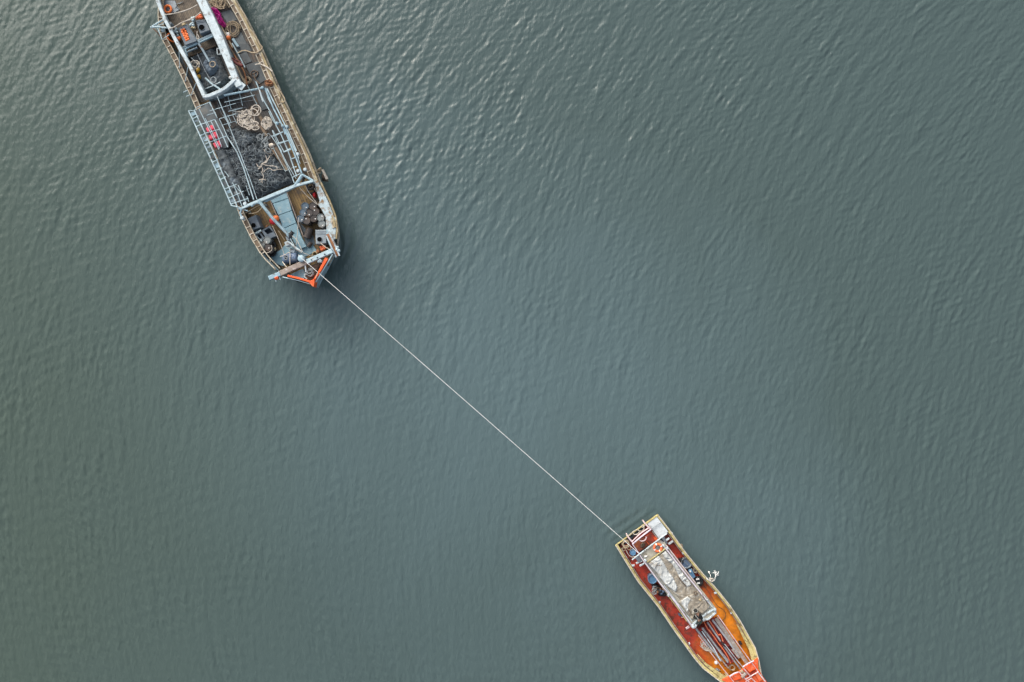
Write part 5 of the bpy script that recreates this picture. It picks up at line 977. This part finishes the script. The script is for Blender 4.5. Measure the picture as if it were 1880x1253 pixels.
# loose things on the side decks
B().tube(catmull(PS(13, [(850, 155), (910, 165), (980, 240), (1040, 330), (1100, 440), (1170, 530), (1250, 580), (1300, 640), (1305, 720), (1255, 795)], ZE + .05), 5), .018, 5).thing('deck_cable', 'brown_hose', 'thin dark cable snaking forward over the orange deck', 'cable')
B().tube(catmull(PS(13, [(880, 100), (950, 190), (960, 110), (1020, 95), (1090, 80)], ZE + .06), 5), .018, 5).thing('deck_cable', 'brown_hose', 'short cable running to the gunwale by the white frayed rope', 'cable')
wt = bucket('grey_tub', 'round grey blue tub beside the cabin on the starboard deck', 'light_grey_plastic', 12, 1090, 340, .42, ZE, 1.25, 'tub')
bar(wt, 'paddle', 'steel', PS(12, [(1040, 300), (1120, 380)], 1.32), .06); B().lathe([(.36, 0), (.02, .02)], P(12, 1090, 340, 1.1), n=20).part('contents', 'blue_plastic', wt)
heap(PS(12, [(960, 240), (1040, 250), (1060, 330), (1000, 350), (960, 300)], ZE + .3), ZE + .02, .8, .05, 3, .15, 4).thing('black_sack', 'machine_black', 'black sack between the cabin and the grey blue tub', 'sack')
bq = root('blue_canister', P(12, 1190, 540, ZE), 'blue grey canister standing beside the starboard cabin wall', 'canister')
B().prism(PS(12, [(1130, 470), (1190, 450), (1260, 590), (1215, 632), (1150, 560)], 1.3), ZE, 1.3, .06).part('body', 'bright_blue_plastic', bq)
B().lathe([(.06, 0), (.06, .08), (.03, .09)], P(12, 1160, 490, 1.3), n=12).part('cap', 'white_plastic', bq); bar(bq, 'handle', 'bright_blue_plastic', PS(12, [(1180, 500), (1220, 570)], 1.38), .05)
B().tube(catmull(coil_pts(P(12, 1250, 480, ZE + .2), .17, 4, ZE + .1, .4, .2), 2), .03, 5).thing('white_rope_knot', 'white_rope', 'pale rope knot on red deck by the blue canister', 'rope')
wh = root('pulley_wheel', P(12, 1305, 670, ZE), 'black wheel with two white tags near the blue canister', 'wheel')
B().torus(P(12, 1305, 670, ZE + .3), .3, .12).part('tyre', 'black_rubber', wh); B().lathe([(.22, 0), (.22, .08), (.05, .1)], P(12, 1305, 670, ZE + .25), n=16).part('hub', 'machine_black', wh)
for x, y in ((1295, 632), (1308, 706)): B().beam(P(12, x - 28, y + 4, ZE + .46), P(12, x + 28, y - 4, ZE + .46), .12, .04).part('tag', 'white_plastic', wh)
bucket('blue_tub', 'bright blue tub against the port cabin wall', 'bright_blue_plastic', 12, 475, 630, .36, ZE, 1.35, 'tub')
B().lathe([(.31, 0), (.02, .02)], P(12, 475, 630, 1.22), n=20).part('contents', 'bright_blue_plastic', bpy.data.objects['blue_tub'])
eg = root('engine_scrap', P(12, 570, 830, ZE), 'black engine parts piled beside the port cabin wall', 'machinery')
heap(PS(12, [(430, 710), (520, 690), (640, 760), (760, 900), (740, 940), (600, 950), (490, 840)], ZE + .1), ZE + .02, .6, .05, 3, .25, 4).part('engine_block', 'machine_black', eg)
for k in range(14):
    x, y = random.uniform(470, 690), random.uniform(740, 910)
    if y - 740 > (x - 400) * .95: continue
    p = P(12, x, y, ZE + .55); B().lathe([(.09, -.15), (.1, 0), (.05, .03)], p, (random.uniform(-.4, .4), random.uniform(-.4, .4), 1), 12).part('fitting', random.choice(['steel', 'machine_black', 'rust_rope', 'blue_plastic']), eg)
for k in range(5): B().tube(catmull(coil_pts(P(12, random.uniform(480, 700), random.uniform(760, 900), ZE + .55), .16, 1.5, ZE + .55, .3, .1), 2), .02, 5).part('hose', random.choice(['grey_rope', 'brown_hose']), eg)
heap(PS(13, [(430, 660), (490, 650), (540, 700), (520, 730), (450, 715)], ZE + .2), ZE + .02, .5, .04, 4, .12, 6).thing('dark_bag', 'blue_plastic', 'dark blue bag on the rust red port deck', 'bag')
B().tube(catmull(PS(13, [(495, 730), (540, 725), (545, 690)], ZE + .3), 4), .025, 5).thing('bag_cord', 'white_rope', 'short white cord beside the dark blue bag', 'cord')
heap(PS(13, [(315, 450), (340, 450), (380, 530), (360, 545)], ZE + .3), ZE + .02, .5, .04, 4, .1, 6).thing('tan_rag', 'beige_card', 'tan rag on the port deck close to the cabin', 'rag')
for s, q in ((11, [(1300, 650), (1360, 620), (1440, 780), (1380, 800)]), (11, [(760, 1100), (830, 1040), (900, 1130), (840, 1190)])):
    B().prism(PS(s, q, 1.4), ZE, 1.4, .03).part('side_locker', 'cabin_side', small)
for s, a, b2, w_ in ((11, (1400, 720), (1470, 668), .12), (11, (1455, 795), (1545, 730), .13), (11, (775, 1200), (900, 1140), .12), (11, (850, 1250), (950, 1190), .12), (12, (1020, 165), (1085, 148), .13), (12, (100, 388), (148, 382), .13), (12, (1600, 892), (1642, 876), .13), (13, (1398, 664), (1425, 656), .1), (13, (108, 480), (122, 445), .1), (13, (590, 940), (650, 900), .16), (11, (1485, 585), (1540, 560), .1), (14, (155, 515), (168, 545), .1), (12, (603, 1070), (610, 1040), .08)):
    bar(small, 'cleat', 'pink_pipe' if w_ > .14 else 'white_paint', [P(s, *a, 1.38), P(s, *b2, 1.38)], w_, .1)
for s, x, y in ((14, 660, 885), ): B().ball(P(s, x, y, ZE + .35), .15).thing('white_buoy', 'white_plastic', 'small white buoy on the port side of the foredeck', 'buoy')
B().prism(PS(14, [(1090, 510), (1130, 495), (1155, 545), (1110, 560)], ZE + .3), ZE, ZE + .3, .03).part('deck_pump', 'machine_black', small)
B().prism(PS(14, [(650, 1040), (690, 1015), (740, 1040), (700, 1070)], ZE + .3), ZE, ZE + .3, .03).part('deck_block', 'light_grey_plastic', small)
B().prism(PS(14, [(865, 1170), (900, 1160), (935, 1190), (890, 1215)], ZE + .8), ZE, ZE + .8, .03).part('deck_block', 'beige_card', small)
B().tube(catmull(coil_pts(P(11, 1690, 830, ZE + .1), .2, 4, ZE + .1, .3, .1), 2), .03, 5).thing('starboard_rope', 'beige_rope', 'beige rope bunched under the starboard gunwale near white pegs', 'rope')
# frayed rope hanging overboard
hr = root('frayed_overboard_rope', P(12, 1560, 640, .05), 'white rope with frayed end hanging over the starboard gunwale into the water', 'rope')
bar(hr, 'strand', 'tow_white', catmull([P(12, 1450, 620, 1.5), P(12, 1530, 660, 1.45), P(12, 1590, 660, 1.0), P(12, 1615, 600, .4), P(12, 1620, 545, .06)], 5), .05)
bar(hr, 'strand', 'tow_white', catmull([P(12, 1500, 610, 1.45), P(12, 1530, 590, 1.1), P(12, 1520, 540, .5), P(12, 1495, 510, .08)], 5), .045)
B().ball(P(12, 1500, 505, .1), .09).part('knot', 'tow_white', hr)
for k in range(22):
    a = random.uniform(-.9, 2.6); L_ = random.uniform(.12, .34); c0 = P(12, 1620 + random.uniform(-20, 20), 535 + random.uniform(-20, 20), .1)
    bar(hr, 'frayed_fibre', 'tow_white', catmull([c0, c0 + Vector((math.cos(a) * L_ * .5, math.sin(a) * L_ * .5, .05)), c0 + Vector((math.cos(a + .4) * L_, math.sin(a + .4) * L_, .0))], 3), .022)
B().tube(catmull(coil_pts(P(12, 1550, 645, 1.5), .14, 3, 1.47, .3, .08), 2), .03, 5).part('hitch', 'white_rope', hr)

# person reclining at the fore edge of the roof
def person():
    J = {}; V = []; E = []; Rr = []
    def j(k, p, r, par=None):
        J[k] = len(V); V.append(p); Rr.append(r)
        if par is not None: E.append((J[par], J[k]))
    Q = lambda x, y, z: P(10, x, y, z)
    hip = Q(660, 660, 2.78); chest = Q(560, 520, 2.92); neck = Q(505, 430, 3.02); head = Q(475, 375, 3.10)
    ax_ = (chest - hip); ax_.z = 0; ax_.normalize(); sd = Vector((-ax_.y, ax_.x, 0))
    j('hip', hip, .165); j('belly', hip.lerp(chest, .5), .155, 'hip'); j('chest', chest, .2, 'belly'); j('neck', neck, .065, 'chest'); j('head', head, .105, 'neck'); j('crown', head + (head - neck).normalized() * .09 + Vector((0, 0, .03)), .085, 'head')
    def arm(s, sh, el, wr, fd):
        j('sh' + s, sh, .075, 'chest'); j('el' + s, el, .052, 'sh' + s); j('wr' + s, wr, .034, 'el' + s)
        palm = wr + fd * .08; j('pa' + s, palm, .036, 'wr' + s)
        lat = fd.cross(Vector((0, 0, 1))).normalized()
        for f, (o, L_) in enumerate(((-.034, .07), (-.012, .08), (.012, .075), (.034, .06))):
            b0 = palm + lat * o + fd * .03; j('f%s%da' % (s, f), b0, .0115, 'pa' + s); j('f%s%db' % (s, f), b0 + fd * L_ * .55 + Vector((0, 0, -.008)), .0105, 'f%s%da' % (s, f)); j('f%s%dc' % (s, f), b0 + fd * L_ * .95 + Vector((0, 0, -.03)), .009, 'f%s%db' % (s, f))
        t0 = wr + fd * .03 - lat * .045; j('t%sa' % s, t0, .013, 'wr' + s); j('t%sb' % s, t0 + fd * .045 - lat * .02, .011, 't%sa' % s)
    el1 = Q(385, 610, 2.72); wr1 = Q(530, 660, 2.82); arm('p', chest - sd * -.19 if False else Q(440, 500, 2.95), el1, wr1, (Q(590, 700, 2.82) - wr1).normalized())
    el2 = Q(690, 560, 2.70); wr2 = Q(760, 690, 2.66); arm('s', Q(630, 480, 2.95), el2, wr2, (Q(790, 760, 2.64) - wr2).normalized())
    def leg(s, h0, kn, an_, to):
        j('h' + s, h0, .11, 'hip'); j('k' + s, kn, .075, 'h' + s); j('c' + s, kn.lerp(an_, .4), .068, 'k' + s); j('a' + s, an_, .045, 'c' + s); j('o' + s, an_.lerp(to, .5), .048, 'a' + s); j('t' + s, to, .038, 'o' + s)
    leg('p', Q(610, 690, 2.74), Q(520, 800, 2.76), Q(480, 930, 2.38), Q(455, 1030, 2.36)); leg('s', Q(700, 720, 2.74), Q(650, 830, 2.76), Q(560, 920, 2.38), Q(530, 1010, 2.34))
    base = Vector((hip.x, hip.y, ZF)); me = bpy.data.meshes.new('person_body'); me.from_pydata([tuple(v - base) for v in V], E, [])
    o = bpy.data.objects.new('person', me); C.objects.link(o); o.location = base
    md = o.modifiers.new('Skin', 'SKIN'); md.use_smooth_shade = True
    for i, sv in enumerate(me.skin_vertices[0].data): sv.radius = (Rr[i], Rr[i]); sv.use_root = i == 0
    ss = o.modifiers.new('Sub', 'SUBSURF'); ss.levels = 2; ss.render_levels = 2
    dg = bpy.context.evaluated_depsgraph_get(); nm = bpy.data.meshes.new_from_object(o.evaluated_get(dg)); o.modifiers.clear(); o.data = nm; nm.materials.clear()
    for m_ in ('jacket', 'trousers', 'skin', 'black_rubber'): nm.materials.append(MATS[m_])
    segs = [(V[a], V[b_], a, b_) for a, b_ in E]; inv = {v: k for k, v in J.items()}
    for pl in nm.polygons:
        c = pl.center + base; best = min(segs, key=lambda g: (c - (g[0].lerp(g[1], max(0, min(1, (c - g[0]).dot(g[1] - g[0]) / max((g[1] - g[0]).length_squared, 1e-9)))))).length)
        k = inv[best[3]]; pl.use_smooth = True
        pl.material_index = 2 if k in ('head', 'crown', 'neck') or k[0] == 'f' or k[:2] in ('pa', 'tp', 'ts') and len(k) == 3 or k in ('pap', 'pas') else 3 if k[0] == 'o' or k in ('tp', 'ts') else 1 if k in ('hp', 'hs', 'kp', 'ks', 'cp', 'cs', 'ap', 'as') else 0
    tag(o, 'person in black clothes and cap reclining at the fore edge of the roof', 'person')
    hd = (head - neck).normalized(); up_ = (Vector((0, 0, 1)) - hd * hd.z).normalized(); la = hd.cross(up_)
    cp = B().lathe([(.14, -.04), (.155, .02), (.15, .09), (.1, .14), (.02, .155)], head + hd * .02 - up_ * .02, hd, 18).part('cap', 'jacket', o)
    B().torus(head + hd * .03 - up_ * .02, .155, .018, hd, 24, 6).part('cap_band', 'pale_strap', cp)
    B().prism([head + hd * .02 + up_ * .1 + la * k + up_ * d for k, d in ((-.09, 0), (-.06, .08), (.06, .08), (.09, 0))], (head + hd * .04 + up_ * .1).z, (head + hd * .04 + up_ * .1).z + .015, .003).part('cap_peak', 'jacket', cp)
    f0 = head + up_ * .1 - hd * .02
    B().ball(f0, .02, 8).part('nose', 'skin', o)
    for k in (-1, 1):
        B().ball(head + up_ * .088 + la * .036 * k + hd * .005, .012, 8).part('eye', 'hole_black', o); B().ball(head + la * .105 * k - hd * .01, .026, 8).part('ear', 'skin', o)
    B().tube([head + up_ * .085 - hd * .06 + la * .025, head + up_ * .09 - hd * .062, head + up_ * .085 - hd * .06 - la * .025], .008, 6).part('mouth', 'dark_red_steel', o)
    B().tube(catmull([Q(455, 520, 3.08), Q(510, 590, 2.98), Q(550, 650, 2.96), Q(570, 690, 2.92)], 4), .028, 6).part('bag_strap', 'pale_strap', o)
person()
